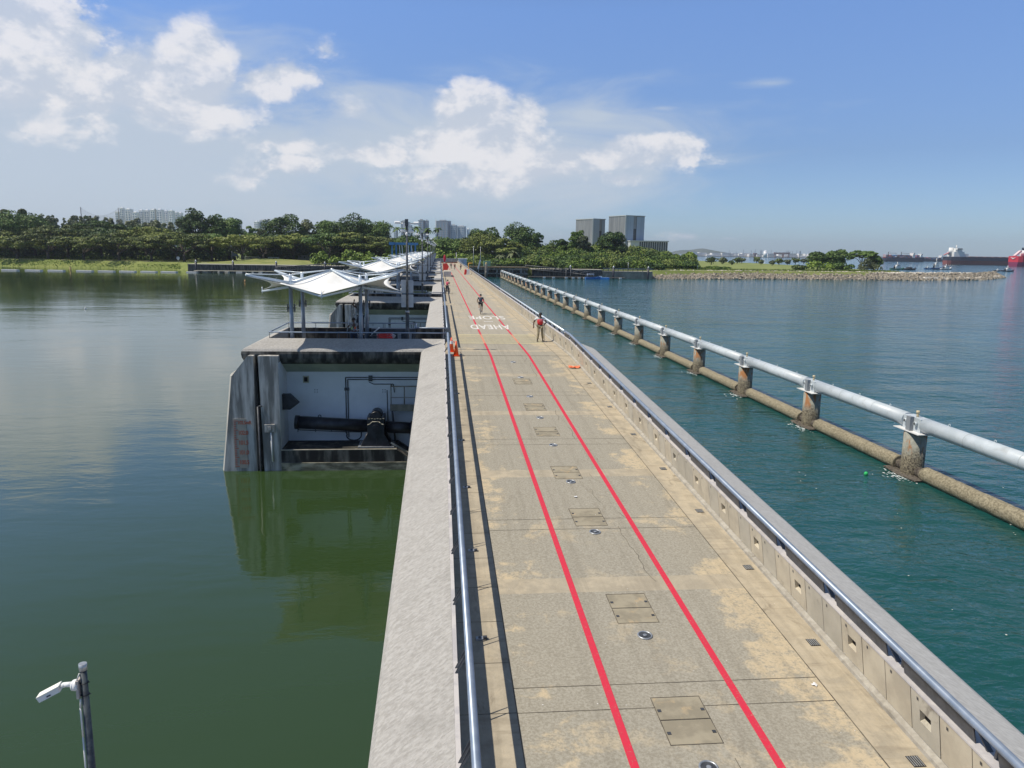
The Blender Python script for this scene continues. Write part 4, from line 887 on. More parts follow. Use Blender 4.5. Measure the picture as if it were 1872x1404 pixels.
# pontoon walkway and floats on the reservoir
def floats(lst, z, mk, grp, desc):
    f = None
    for k, (x, y, L, rz) in enumerate(lst):
        lab = f'{desc}, {ORD[k]} from the left'
        if f is None:
            f = thing('float', lab, 'float', (x, y, z), rz, grp); m = MB(); m.box(-L / 2, L / 2, -.8, .8, -.2, .42); m.build('float_body', OFFW, f); m = MB(); m.box(-L / 2 + .1, L / 2 - .1, -.86, .86, -.2, .05); m.build('fender', BLK, f)
        else: dup(f, (x, y, z), lab, rz)
fl = []
for a, c in ((5, 33), (48, 76), (90, 117), (142, 169), (182, 208), (221, 247), (260, 285), (297, 322)):
    A = at_z(a, 494.2 + (a - 5) * .012, RES); C = at_z(c, 494.5 + (c - 5) * .012, RES); fl.append(((A.x + C.x) / 2, (A.y + C.y) / 2, (C - A).length, math.atan2(C.y - A.y, C.x - A.x)))
floats(fl, RES, None, 'white boom floats along the left bank', 'low white boom float along the left bank')
fl2 = []
for a, c in ((342, 361), (370, 389), (399, 419), (430, 450), (461, 481)):
    A = at_z(a, 498.2, RES); C = at_z(c, 498.6, RES); fl2.append(((A.x + C.x) / 2, (A.y + C.y) / 2, (C - A).length, math.atan2(C.y - A.y, C.x - A.x)))
floats(fl2, RES, None, 'pontoon floats below the reservoir quay', 'white pontoon float below the reservoir quay')
t = thing('pontoon_walkway', 'pale floating walkway in front of the reservoir quay', 'pontoon'); m = MB(); m.box(-99, -55, 323.5, 326.5, -5.15, -4.9); m.build('deck', mat('pale_timber', (.42, .38, .28), (.5, .46, .36), 1, .8), t)
m = MB()
for x in np.arange(-98, -55, 4.5): m.box(x, x + 1.4, 323.8, 326.2, -5.9, -5.16)
m.build('pontoon_floats', DKM, t)
t = thing('wooden_post', 'yellow-brown post standing in the reservoir between the boom floats', 'post', (*at_z(129, 495, RES),)); MB().tube((0, 0, -2), (0, 0, 1.5), .35, .35, 10).build('post', mat('ochre', (.35, .26, .10)), t); MB().tube((0, 0, 1.5), (0, 0, 1.7), .4, .2, 10).build('post_cap', DKM, t)
def gangway(a, c, h, label, m_=GALV):
    t = thing('gangway', label, 'gangway'); a, c = Vector(a), Vector(c); d = c - a; n = int(d.length / 1.6); up = Vector((0, 0, h)); side = Vector((-d.y, d.x, 0)).normalized() * .8
    m = MB()
    for s in (-1, 1): m.tube(a + side * s, c + side * s, .14, n=6); m.tube(a + side * s + up, c + side * s + up, .14, n=6)
    m.build('chord', m_, t); m = MB()
    for s in (-1, 1):
        for i in range(n):
            p, q = a + d * (i / n) + side * s, a + d * ((i + 1) / n) + side * s; m.tube(p, q + up, .08, n=5) if i % 2 else m.tube(p + up, q, .08, n=5); m.tube(p, p + up, .07, n=5)
    m.build('lattice', m_, t)
    m = MB(); m.quad(a - side, a + side, c + side, c - side); m.build('walkway', DKM, t); return t
DGALV = mat('weathered_steel_grey', (.10, .105, .11), (.17, .175, .18), 2, .6, metal=.4)
gangway((-67, 327, -4.6), (-36, 331.5, -2.3), 1.5, 'grey lattice gangway sloping down to the reservoir pontoon', DGALV)
gangway((37, 333.2, -2.6), (55, 331.5, -4.0), 1.5, 'upper grey lattice gangway on the sea side harbour wall', DGALV); gangway((55.6, 331.4, -3.8), (67, 330, -5.4), 1.5, 'lower grey lattice gangway down to the sea side pontoon', DGALV)
t = thing('gangway_landing', 'steel landing frame between the two sea side gangways', 'landing'); m = MB()
for x in (54.4, 56.4):
    for y in (330.4, 332.6): m.tube((x, y, -8), (x, y, -1.9), .18, n=6)
for z in (-5.6, -3.9, -2.2): m.box(54.3, 56.5, 330.3, 332.7, z, z + .15)
m.build('frame', DGALV, t)
t = thing('pontoon_walkway', 'long dark pontoon below the sea side gangways', 'pontoon'); m = MB(); m.box(38, 80, 327.5, 330.0, -6.0, -5.65); m.build('deck', mat('brown_deck', (.14, .12, .10)), t)
f = None
for k, x in enumerate((44.5, 48.5, 54, 57, 59.6, 62, 64.3, 67, 70.8, 77.6)):
    lab = f'small white fender block on the sea side pontoon, {ORD[k]} from the left'
    if f is None: f = thing('fender', lab, 'fender', (x, 327.1, -6.1), group='white fenders on the sea side pontoon'); m = MB(); m.box(-.55, .55, -.35, .35, -.2, .35); m.build('block', OFFW, f); m = MB(); m.box(-.57, .57, -.37, .37, .352, .42); m.build('lid', CAP, f)
    else: dup(f, (x, 327.1, -6.1), lab)
BLUE = mat('boat_blue', (.035, .16, .45))
t = thing('boat', 'small blue work boat with a canopy at the sea side pontoon', 'boat', (64.6, 325.4, SEA)); m = MB()
m.sweep([[(x, -w, .0), (x, w, .0), (x, w * 1.15, .8 + r), (x, -w * 1.15, .8 + r)] for x, w, r in ((-2.6, .8, 0), (1.5, .85, .05), (3.0, .5, .25), (3.9, .06, .4))]); m.build('hull', BLUE, t)
m = MB(); m.box(-1.9, 1.0, -.9, .9, 2.0, 2.2); m.build('canopy', mat('pale_blue', (.45, .55, .75)), t); m = MB()
for x in (-1.8, .9):
    for y in (-.8, .8): m.tube((x, y, .8), (x, y, 2), .05, n=5)
m.build('canopy_posts', GALV, t)
t = thing('boat', 'long low blue barge moored right of the canopied boat', 'boat', (69.3, 326.2, SEA)); m = MB(); m.sweep([[(x, -w, .0), (x, w, .0), (x, w, .75), (x, -w, .75)] for x, w in ((-2.4, .9), (2.6, .9), (3.2, .5))]); m.build('hull', mat('boat_blue_light', (.05, .28, .70)), t); MB().box(-1, 0, -.4, .4, .76, 1.3).build('locker', OFFW, t)
# bridge abutment building on the sea side
t = thing('abutment_building', 'long low concrete viaduct building with dark openings beyond the pipe row', 'building'); DC = mat('weathered_dark_concrete', (.10, .098, .09), (.24, .23, .21), 1.2, .9, stretch=(1, 1, .5)); m = MB()
m.box(7.2, 38, 331, 343, -3.2, -1.9); m.box(7.2, 38, 334, 343, -8, -3.2); m.box(7.2, 38, 330.6, 343, -5.0, -4.5); m.build('slab', DC, t); m = MB()
for x in np.arange(8.5, 38, 5.2): m.box(x, x + 1.0, 331.1, 333.9, -8, -3.2); m.box(x + 1.6, x + 2.2, 331.4, 333.9, -4.4, -3.2)
m.build('column_row', DC, t); MB().box(7.2, 38.2, 330.4, 330.9, -2.2, -1.75).build('orange_beam', mat('orange_brown_beam', (.50, .27, .10), (.38, .22, .10), 1, .7), t)
m = MB(); m.box(7.2, 38, 331.5, 331.6, -.9, -.8); [m.box(x, x + .08, 331.5, 331.6, -1.9, -.8) for x in np.arange(8, 38, 1.5)]; m.build('roof_railing', DKM, t)
MB().box(19.2, 22.2, 338, 341, -1.9, .35).build('green_tank', mat('pale_green', (.16, .30, .22)), t)
t = thing('yellow_pile', 'pile with a yellow cap in front of the viaduct building', 'pile', (19.2, 320, 0)); MB().tube((0, 0, -9), (0, 0, -.6), .55, .55, 12).build('shaft', DC, t); MB().tube((0, 0, -.6), (0, 0, .1), .55, .2, 12).build('cap', mat('yellow_cap', (.65, .5, .2)), t)
t = thing('leaning_board', 'white leaning mast board behind the sea wall', 'board', (15.3, 300, 0)); m = MB(); m.obox((0, 0, -.3), .55, .3, 3.6, 0, 0, .28); m.build('board', OFFW, t); m = MB(); m.obox((-.25, 0, -2.4), .2, .2, 2.0); m.build('stem', GALV, t)
# end of the bridge: wall, white kiosk
t = thing('end_wall', 'grey screen wall closing the far end of the bridge', 'wall'); m = MB(); m.box(-6, 6.9, 301, 301.3, -.3, 1.62); m.build('panel', mat('grey_screen', (.20, .215, .22), (.28, .29, .30), .6, .7), t); m = MB(); [m.box(x, x + .15, 300.9, 301.0, 0, 1.75) for x in np.arange(-6, 7, 2.1)]; m.box(-6, 6.9, 300.9, 301.4, 1.63, 1.75); m.build('frame', GALV, t)
m = MB(); m.box(-6, 6.9, 300.84, 300.89, 0, .35); m.build('dark_red_base', mat('dark_red_base', (.20, .06, .04)), t)
t = thing('kiosk', 'white box shaped kiosk at the far right end of the bridge', 'kiosk'); MB().box(7.15, 10.3, 295, 299, -3, 1.6).build('walls', mat('pale_blue_white', (.55, .60, .66)), t); MB().box(7.0, 10.6, 294.8, 299.2, 1.61, 1.85).build('roof', OFFW, t); MB().box(8.2, 9.2, 294.93, 294.98, -.3, 1.2).build('shutter', GALV, t)
# blue gantry
GB = mat('gantry_blue', (.06, .22, .46)); t = thing('gantry', 'blue lifting gantry beyond the far canopies', 'gantry', (0, 306, 0)); m = MB(); m.box(-19.2, -8.3, -.5, .5, 6.6, 7.5); m.box(-19.4, -17.6, -3, .6, 6.5, 7.6); m.box(-19, -8.5, 4, 5, 6.6, 7.3); m.build('top_beam', GB, t)
for x in (-18.4, -16.8, -9.4): MB().box(x - .28, x + .28, -.4, .4, -2.5, 6.6).build('leg', GB, t)
MB().box(-11.5, -11.1, 4, 4.6, -2.5, 6.6).build('leg', GB, t)
for x in (-15.6, -14.6, -12.2, -10.9): m = MB(); m.obox((x + .2, 0, 4.0), .3, .3, 5.0, 0, 0, -.08); m.build('white_ram', OFFW, t)
for k, (x, y, h) in enumerate(((13.5, 310, 6.2), (16.6, 316, 6.0), (6.5, 302, 3.6))):
    t = thing('lamp_pole', ['thin pole left of the pair standing beyond the kiosk', 'thin pole right of the pair standing beyond the kiosk', 'short camera pole at the end of the sea side parapet'][k], 'pole', (x, y, 0)); MB().tube((0, 0, -3), (0, 0, h), .09, .06, 8).build('pole', GALV, t); m = MB(); m.ell((0, 0, h + .1), .22, .22, .25, 8, 6); m.build('head', OFFW, t)
# ------------------------------------------------------------------ park things on the left
t = thing('boundary_wall', 'long low grey wall behind the lawn', 'wall', (0, 0, 0)); m = MB(); m.box(-104, -84, 423, 423.4, -2.7, .1); m.box(-90, -60, 420, 420.4, -2.7, .6); m.build('panels', mat('grey_panel', (.26, .27, .28), (.34, .35, .35), .4, .8, stretch=(3, 3, .2)), t); MB().box(-90.2, -59.8, 419.9, 420.5, .61, .75).build('wall_cap', CAP, t)
for k, (x, y) in enumerate(((-96, 412), (-84.5, 408))):
    t = thing('van', ['long white bus parked behind the grass mound', 'white van parked in front of the grey wall'][k], 'van', (x, y, -2.7 + 1.6 * 0)); L = 8 if k == 0 else 5.6
    m = MB(); m.prism([(-L / 2, .4), (L / 2, .4), (L / 2, 1.3), (L / 2 - .7, 2.3), (-L / 2, 2.4)], -1, 1, 'y'); m.build('body', OFFW, t); m = MB(); m.box(-L / 2 + .4, L / 2 - .9, -1.02, -1.0, 1.4, 2.05); m.build('window', HOLE, t)
    for xx in (-L / 2 + 1, L / 2 - 1.1): MB().tube((xx, -1.02, .4), (xx, 1.02, .4), .4, .4, 14).build('wheel', BLK, t)
t = thing('sign_frame', 'tall thin sign frame beside the parked bus', 'sign', (-103.5, 400, -2.7)); m = MB(); m.tube((0, 0, 0), (0, 0, 5.2), .14, n=6); m.build('post', GALV, t); m = MB(); m.prism([(0, 4.9), (.2, 5.0), (3.2, 3.2), (3, 2.6), (0, 2.6)], -.1, 0, 'y'); m.build('sail_panel', mat('blue_grey_panel', (.15, .2, .28)), t)
t = thing('round_sign', 'white round sign on the shore path', 'sign', (-118.5, 366, -2.7)); MB().tube((0, 0, 0), (0, 0, 1.6), .08, n=6).build('post', GALV, t); MB().tube((0, -.05, 1.9), (0, .05, 1.9), .75, n=18).build('disc', BOARD, t)
m = MB(); 
for i in range(60):
    a, r = random.uniform(0, 6.3), random.uniform(0, 1); m.obox((4.5 * r * math.cos(a), 1.2 * r * math.sin(a), random.uniform(.1, .9)), .5, .4, .3, random.uniform(0, 3), random.uniform(-1, 1))
tag(m.build('hedge', mat('yellow_hedge', (.35, .33, .05), (.45, .42, .08), 2, .9), loc=(-70.5, 404, -2.6)), 'low yellow hedge in front of the grey wall', 'hedge')
for k, (px, col_) in enumerate(((45, 'dark'),)):
    pass
# golf netting
t = thing('netting_fence', 'tall golf range netting slung between thin poles above the trees', 'netting', (0, 600, 0))
XN = [-261, -234.7, -208.5]
for x in XN: MB().tube((x, 0, -3), (x, 0, 31), .35, .25, 8).build('pole', DGALV, t)
m = MB(); nm = mat('net_mesh', (.25, .27, .28))
for a, c in zip(XN, XN[1:]):
    for i in range(40):
        u0, u1 = i / 40, (i + 1) / 40; s0, s1 = 30.5 - 5.5 * 4 * u0 * (1 - u0) * (1 if a == XN[0] else .5), 30.5 - 5.5 * 4 * u1 * (1 - u1) * (1 if a == XN[0] else .5)
        x0, x1 = a + (c - a) * u0, a + (c - a) * u1; m.tube((x0, 0, s0), (x1, 0, s1), .06, n=3, cap=False)
        m.tube((x0, 0, 5), (x0, 0, s0), .045, n=3, cap=False)
    for z in np.arange(6, 25, .8): m.tube((a, 0, z), (c, 0, z), .045, n=3, cap=False)
m.build('net', nm, t)

# ------------------------------------------------------------------ trees
def crown_arrays(lobes, n, size, seed, flat=1.0, low=0.0):
    rg = np.random.default_rng(seed); L = np.array(lobes, float); area = (L[:, 3] * L[:, 4] + L[:, 3] * L[:, 5]); pr = area / area.sum()
    idx = rg.choice(len(L), n, p=pr); d = rg.normal(size=(n, 3)); d /= np.linalg.norm(d, axis=1)[:, None]
    k = rg.random(n) < .75; d[k, 2] = np.abs(d[k, 2]) * 1.0 - low * 0
    r = .72 + .32 * rg.random(n) ** .6; C = L[idx, :3] + d * L[idx, 3:6] * r[:, None]
    nrm = d * 1.0 + rg.normal(size=(n, 3)) * .55 + np.array([0, 0, .35]) * flat; nrm /= np.linalg.norm(nrm, axis=1)[:, None]
    a = np.cross(nrm, rg.normal(size=(n, 3))); a /= np.linalg.norm(a, axis=1)[:, None]; b = np.cross(nrm, a); s = size * (.55 + .8 * rg.random(n))[:, None]
    V = np.stack([C - a * s, C + b * s * .85, C + a * s, C - b * s * .85], 1).reshape(-1, 3); return V
def quads_mesh(name, V, m_):
    n = len(V) // 4; me = bpy.data.meshes.new(name); me.vertices.add(len(V)); me.vertices.foreach_set('co', V.astype(np.float32).ravel()); me.loops.add(len(V)); me.polygons.add(n)
    me.loops.foreach_set('vertex_index', np.arange(len(V), dtype=np.int32)); me.polygons.foreach_set('loop_start', np.arange(0, len(V), 4, dtype=np.int32)); me.polygons.foreach_set('loop_total', np.full(n, 4, np.int32))
    me.materials.append(m_); me.update(); me.validate(); return me
def lobes_for(kind, w, h, rg):
    """crown of width w, total height h standing at z=0"""
    L = []
    if kind == 'rain':
        for i in range(44):
            a, r = rg.uniform(0, 6.28), math.sqrt(rg.random()) * .5 * w; z = h * (.86 - .20 * (2 * r / w) ** 2) + rg.choice([-.16, -.05, .0, .04]) * h + rg.uniform(-.02, .02) * h; s = w * rg.uniform(.08, .14); L.append((r * math.cos(a), r * math.sin(a), z, s, s, s * .30))
    elif kind == 'round':
        for i in range(44):
            d = rg.normal(size=3); d /= np.linalg.norm(d); d[2] = d[2] * .8 if d[2] > 0 else d[2] * 1.1; q = rg.uniform(.35, .80); s = w * rg.uniform(.12, .2)
            L.append((d[0] * w * .5 * q, d[1] * w * .5 * q, h * .58 + d[2] * h * .36 * q / .78 * .9, s, s, s * .8))
    elif kind == 'bush':
        for i in range(16):
            a, r = rg.uniform(0, 6.28), math.sqrt(rg.random()) * .40 * w; z = h * rg.uniform(.12, .86) * (1 - .45 * (2 * r / w) ** 2); s = w * rg.uniform(.13, .2); L.append((r * math.cos(a), r * math.sin(a), z, s, s, min(s, h * .35)))
    elif kind == 'feather':
        for i in range(14):
            z = h * rg.uniform(.35, .95); r = (1.05 - z / h) * w * .55; a = rg.uniform(0, 6.28); s = w * rg.uniform(.10, .16); L.append((r * math.cos(a), r * math.sin(a), z, s, s, s * 1.3))
    return L
def tree(nm, kind, x, y, w, h, m_, label, seed, n=2200, size=.62, cat='tree', group=None, z0=-2.7):
    rg = np.random.default_rng(seed); L = lobes_for(kind, w, h, rg); t = thing(nm, label, cat, (x, y, z0), group=group)
    me = quads_mesh('crown', crown_arrays(L, n, size, seed, flat=1.4 if kind == 'rain' else .8), m_); o = bpy.data.objects.new('crown', me); COL.objects.link(o); o.parent = t
    if kind != 'bush':
        m = MB(); fk = h * (.28 if kind == 'rain' else .35); m.tube((0, 0, -.3), (0, 0, fk), w * .022 + .18, w * .016 + .12, 8)
        for i in range(7):
            p = L[i * 3 % len(L)]; mid = Vector((p[0] * .45, p[1] * .45, fk + (p[2] - fk) * .6)); m.tube((0, 0, fk * .92), mid, w * .010 + .08, w * .007 + .05, 6); m.tube(mid, (p[0], p[1], p[2]), w * .007 + .05, .05, 5)
        m.build('trunk', BROWN, t)
    return t
def treepx(nm, kind, px, top, wpx, Y, m_, label, seed, **k):
    z0 = k.pop('z0', -2.7); p = W(px, top, Y); return tree(nm, kind, p.x, Y, wpx * Y / F_PX, p.z - z0, m_, label, seed, z0=z0, **k)
# front row of rain trees on the left bank
for k, (px, top, w, Y) in enumerate(((28, 431, 92, 391), (84, 424, 104, 390), (150, 431, 100, 387), (214, 423, 112, 385), (274, 429, 88, 383), (334, 421, 98, 381), (441, 424, 88, 381))):
    treepx('rain_tree', 'rain', px, top, w, Y, LEAF[0], f'spreading rain tree, {ORD[k]} from the left in the front row on the bank', 100 + k, n=7000, size=.36, group='front row of rain trees')
for k, (px, top, w, Y) in enumerate(((-20, 422, 110, 408), (60, 414, 100, 410), (120, 408, 120, 412), (205, 416, 110, 414), (265, 411, 96, 412), (320, 420, 110, 405), (385, 424, 100, 402), (480, 428, 90, 400), (535, 424, 85, 402), (600, 421, 110, 402), (640, 422, 90, 398), (700, 430, 90, 400))):
    treepx('rain_tree', 'rain', px, top, w, Y, LEAF[0] if k % 3 else LEAF[1], f'broad rain tree crown in the second row, {ORD[k]} from the left', 130 + k, n=7500, size=.38, group='second row of rain trees')
BT = [(25, 384, 118, 415, 1, 'round', 'big dark tree at the left edge of the photo'), (8, 368, 34, 440, 3, 'round', 'thin topped tree sticking up at the far left'), (40, 381, 40, 430, 3, 'feather', 'pale feathery tree over the big dark tree at the left'),
      (180, 398, 90, 420, 1, 'rain', 'dark flat topped tree below the left netting pole'), (250, 402, 60, 430, 1, 'round', 'dark round tree left of the condominium towers'),
      (353, 370, 62, 425, 1, 'round', 'tallest lobed tree right of the condominium towers'), (390, 379, 52, 426, 1, 'round', 'second tall lobed tree right of the towers'), (415, 384, 58, 430, 1, 'round', 'third lobed tree in the tall left clump'),
      (458, 404, 27, 425, 1, 'round', 'small dark conical tree between the tall left clumps'), (482, 408, 36, 440, 3, 'round', 'small grey-green tree beside the conical tree'),
      (519, 382, 78, 430, 1, 'round', 'large dome shaped tree in the middle left skyline'), (562, 396, 48, 436, 3, 'round', 'greyish tree right of the dome shaped tree'), (602, 391, 62, 432, 1, 'round', 'dark tree left of the largest crown'),
      (640, 384, 74, 428, 1, 'round', 'left half of the largest dark double crown'), (682, 391, 76, 430, 1, 'round', 'right half of the largest dark double crown, sloping away'),
      (887, 407, 62, 420, 1, 'round', 'dark flat dome tree left of the bridge end skyline'), (948, 404, 82, 415, 1, 'round', 'largest dark dome tree right of the bridge end'), (980, 417, 34, 410, 1, 'round', 'small dark lobe right of the large dome tree'),
      (1055, 407, 36, 400, 1, 'round', 'dark tall tree left of the grey office blocks'), (1068, 422, 30, 396, 3, 'round', 'greyish round tree in front of the first office block'), (1027, 427, 30, 402, 1, 'round', 'small dark tree left of the office blocks'), (1123, 417, 62, 398, 1, 'round', 'dome shaped tree in front of the office blocks'),
      (760, 431, 90, 400, 1, 'round', 'dark crown behind the first camera masts'), (815, 432, 80, 392, 1, 'round', 'very dark crown behind the end of the bridge'), (880, 426, 90, 385, 0, 'round', 'bright green crown right of the bridge end'), (735, 436, 60, 395, 1, 'round', 'dark crown behind the blue gantry'),
      (925, 434, 66, 375, 0, 'rain', 'flat green tree behind the viaduct building'),
      (1262, 459, 34, 420, 2, 'round', 'green tree at the right end of the wood'), (1237, 466, 40, 405, 4, 'round', 'olive tree at the right end of the wood'),
      (1497, 457, 40, 395, 1, 'round', 'left dark tree of the pair near the point'), (1527, 456, 56, 398, 1, 'round', 'largest dark tree of the pair near the point'), (1578, 454, 52, 402, 1, 'rain', 'spreading dark tree nearest the point'), (1600, 464, 30, 405, 1, 'round', 'small dark tree at the outer side of the point')]
for k, (px, top, w, Y, mi, kd, lab) in enumerate(BT):
    treepx('round_tree' if kd == 'round' else 'broad_tree', kd, px, top, w, Y, LEAF[mi], lab, 200 + k, n=int(3800 + w * 75), size=.38)
# small park trees on the point
PT = [(1301, 469, 24), (1322, 470, 20), (1348, 470, 16), (1356, 471, 18), (1384, 469, 14), (1412, 476, 12), (1425, 472, 18), (1440, 474, 14), (1455, 471, 18), (1470, 473, 16), (1338, 476, 12), (1392, 474, 10)]
for k, (px, top, w) in enumerate(PT): treepx('park_tree', 'round', px, top, w, 530 + 32 * (k % 5), LEAF[3] if k % 2 else LEAF[4], f'small airy park tree on the point, {ORD[k]} in the line', 300 + k, n=420, size=.55, group='small park trees on the point')
SB = [(1312, 487, 48, 372, 2), (1278, 489, 26, 375, 4), (1463, 485, 30, 376, 4), (1497, 478, 52, 380, 2), (1545, 480, 44, 383, 1), (1590, 474, 46, 392, 3), (1246, 486, 34, 372, 4), (1216, 482, 40, 370, 4)]
SL = ['low dark shrub on the right shore beside the white post', 'small olive shrub on the right shore', 'lone round shrub in the yellow-green grass', 'wide bright shrub below the dark tree pair', 'dark shrub beside the wide bright shrub', 'pale flowering shrub near the point', 'olive shrub at the edge of the wood', 'leafy shrub at the corner of the wood']
for k, (px, top, w, Y, mi) in enumerate(SB): treepx('shrub', 'bush', px, top, w, Y, LEAF[mi], SL[k], 330 + k, n=int(500 + w * 14), size=.42, cat='shrub')
t = thing('white_post', 'white marker post beside the low dark shrub on the shore', 'post', (123.5, 363, -2.7)); MB().box(-.35, .35, -.35, .35, 0, 2.2).build('post', WHITE, t); MB().box(-.4, .4, -.4, .4, 2.21, 2.4).build('post_cap', CAP, t)
# the wood on the right, and undergrowth: one mass each
def wood(name, items, m_, label, seed):
    rg = np.random.default_rng(seed); Vs = []
    for (x, y, z0, w, h, kd, n, s) in items:
        V = crown_arrays(lobes_for(kd, w, h, rg), n, s, int(rg.integers(1e9))); V += np.array([x, y, z0]); Vs.append(V)
    me = quads_mesh(name, np.concatenate(Vs), m_); o = bpy.data.objects.new(name, me); COL.objects.link(o); return tag(o, label, 'wood', kind='stuff')
def top_r(px):   # skyline of the wood on the right
    return np.interp(px, [700, 830, 870, 1000, 1040, 1100, 1160, 1200, 1235, 1260, 1300], [445, 440, 440, 432, 428, 430, 440, 446, 456, 462, 474])
for q, (mi, nm) in enumerate(((4, 'olive green wood behind the sea side harbour'), (2, 'brighter green thicket behind the sea side harbour'), (1, 'dark green thicket behind the sea side harbour'))):
    it = []; rg = np.random.default_rng(50 + q)
    for i in range(90):
        px = rg.uniform(835, 1262); Y = rg.uniform(348, 420); f = (Y - 348) / 72; tp = top_r(px); bot = 500; top = bot - 10 - (bot - 12 - tp) * (.25 + .75 * f) + rg.uniform(-3, 5)
        if px > 1215: Y = max(Y, 365)
        p = W(px, top, Y); w = rg.uniform(7, 13); it.append((p.x, Y, -2.8, w, max(3, p.z + 2.8), 'bush' if rg.random() < .6 else 'round', 1100, .36))
    wood('woodland', it, LEAF[mi], nm, 60 + q)
it = []; rg = np.random.default_rng(77)
for i in range(130): px = rg.uniform(-40, 760); Y = rg.uniform(414, 450); p = W(px, rg.uniform(440, 460), Y); it.append((p.x, Y, -2.8, rg.uniform(9, 15), p.z + 2.8, 'bush', 520, .6))
wood('undergrowth', it, LEAF[1], 'dark undergrowth under the rain trees on the left', 78)
it = []
for i in range(40): px = rg.uniform(-30, 340); Y = rg.uniform(404, 411); p = W(px, rg.uniform(466, 473), Y); it.append((p.x, Y, -2.8, rg.uniform(4, 8), p.z + 2.8, 'bush', 120, .5))
wood('park_shrubs', it, LEAF[2], 'bright shrubs glimpsed under the rain trees', 79)
it = []
for i in range(110): px = rg.uniform(30, 345); Y = rg.uniform(520, 640); p = W(px, np.interp(px, [40, 120, 180, 250, 340], [393, 394, 400, 403, 408]) + rg.uniform(-5, 8), Y); it.append((p.x, Y, -2.8, rg.uniform(6, 12), p.z + 2.8, 'feather', 420, .7))
wood('casuarina_wood', it, LEAF[3], 'pale feathery casuarinas behind the rain trees on the left', 80)
it = []
for i in range(60): px = rg.uniform(430, 860); Y = rg.uniform(405, 440); p = W(px, np.interp(px, [430, 520, 640, 720, 860], [428, 424, 420, 430, 436]) + rg.uniform(-3, 10), Y); it.append((p.x, Y, -2.8, rg.uniform(12, 18), p.z + 2.8, 'round', 1700, .42))
wood('background_wood', it, LEAF[1], 'dark wood closing the view behind the canopies', 81)
it = []
for i in range(26): px = rg.uniform(560, 850); Y = rg.uniform(346, 372); p = W(px, rg.uniform(452, 476), Y); it.append((p.x, Y, -2.8, rg.uniform(6, 11), p.z + 2.8, 'bush', 500, .48))
wood('thicket', it, LEAF[2], 'green thicket behind the gangway and the canopies', 82)
# palms
def palm(x, y, h, L, label, seed, z0=-2.7, m_=None):
    rg = random.Random(seed); t = thing('palm_tree', label, 'palm tree', (x, y, z0), group='palms on the skyline'); MB().tube((0, 0, 0), (0, 0, h), .28, .16, 8).build('trunk', BROWN, t); m = MB()
    for i in range(18):
        a = i * 2.4 + rg.uniform(-.2, .2); el = rg.uniform(-.1, 1.2); pts = []
        for s in range(7):
            u = s / 6; r = L * u * math.cos(el) * (1 - .1 * u); z = h + L * u * math.sin(el) - L * .75 * u * u; pts.append(Vector((r * math.cos(a), r * math.sin(a), z)))
        sd = Vector((-math.sin(a), math.cos(a), 0))
        for s in range(6):
            w0, w1 = L * .13 * math.sin(PI * (.12 + .85 * s / 6)), L * .13 * math.sin(PI * (.12 + .85 * (s + 1) / 6)); dr_ = Vector((0, 0, -.35))
            for g in (-1, 1): m.add([pts[s], pts[s + 1], pts[s + 1] + (sd * g + dr_) * w1, pts[s] + (sd * g + dr_) * w0], [(0, 1, 2, 3)])
    m.build('fronds', m_ or LEAF[1], t); return t
for k, (px, top, Y, L) in enumerate(((726, 415, 430, 4), (740, 414, 432, 4), (752, 415, 428, 3.6), (762, 414, 436, 4.2), (705, 418, 425, 3.6), (782, 417, 430, 4), (800, 416, 440, 4.4))):
    p = W(px, top, Y); palm(p.x, Y, p.z + 2.7 - 1, L, f'feathery palm on the skyline left of the bridge end, {ORD[k]}', k)
for k, (px, top, Y, L) in enumerate(((916, 466, 362, 4.6), (938, 459, 366, 5))):
    p = W(px, top, Y); palm(p.x, Y, p.z + 2.7 - 1, L, ['pale low coconut palm behind the viaduct building', 'taller coconut palm behind the viaduct building'][k], 20 + k, m_=LEAF[3])
# ------------------------------------------------------------------ far buildings
def tower(px0, px1, top, Y, kind, label, nm='apartment_tower', group=None):
    a, c = W(px0, top, Y), W(px1, top, Y); w = abs(c.x - a.x); h = a.z + 2; t = thing(nm, label, 'building', ((a.x + c.x) / 2, Y, -2), -.42, group); d = w * .55; w *= .92
    M1 = mat('tower_white', (.80, .81, .82)); M2 = mat('tower_glass', (.16, .24, .32), (.22, .30, .38), .05, .25); M3 = mat('tower_grey', (.27, .28, .31)); M4 = mat('tower_light_grey', (.45, .48, .50))
    wall = {'w': M1, 'g': M3, 'l': M4}[kind]; m = MB(); m.box(-w / 2, w / 2, 0, d, 0, h); m.box(-w / 2 + w * .2, w / 2 - w * .3, d * .3, d * .7, h, h + 4); m.build('wall', wall, t)
    m = MB(); nb = max(2, int(w / 9)); bw = w / nb
    for i in range(nb): m.box(-w / 2 + bw * (i + .28), -w / 2 + bw * (i + .78), -.6, -.1, 4, h - 3)
    m.build('window_bays', M2, t); m = MB()
    for z in np.arange(6, h - 2, 6.2): m.box(-w / 2, w / 2, -.9, -.65, z, z + 1.2)
    m.build('floor_bands', wall, t); m = MB(); m.box(-w / 2 - .8, w / 2 + .8, -1, d, h + .1, h + 1.4); m.build('roof_parapet', M1 if kind != 'g' else M4, t); return t
CT = [(209, 217, 388), (217, 226, 381), (226, 240, 383), (240, 252, 389), (252, 262, 385), (262, 273, 385), (273, 284, 384), (284, 297, 384), (297, 307, 386), (307, 317, 386), (317, 325, 389), (325, 333, 390)]
for k, (a, c, tp) in enumerate(CT): tower(a, c, tp, 2200 + (k % 3) * 25, 'w', f'white and blue condominium block in the left cluster, {ORD[k]} from the left', group='condominium cluster on the left skyline')
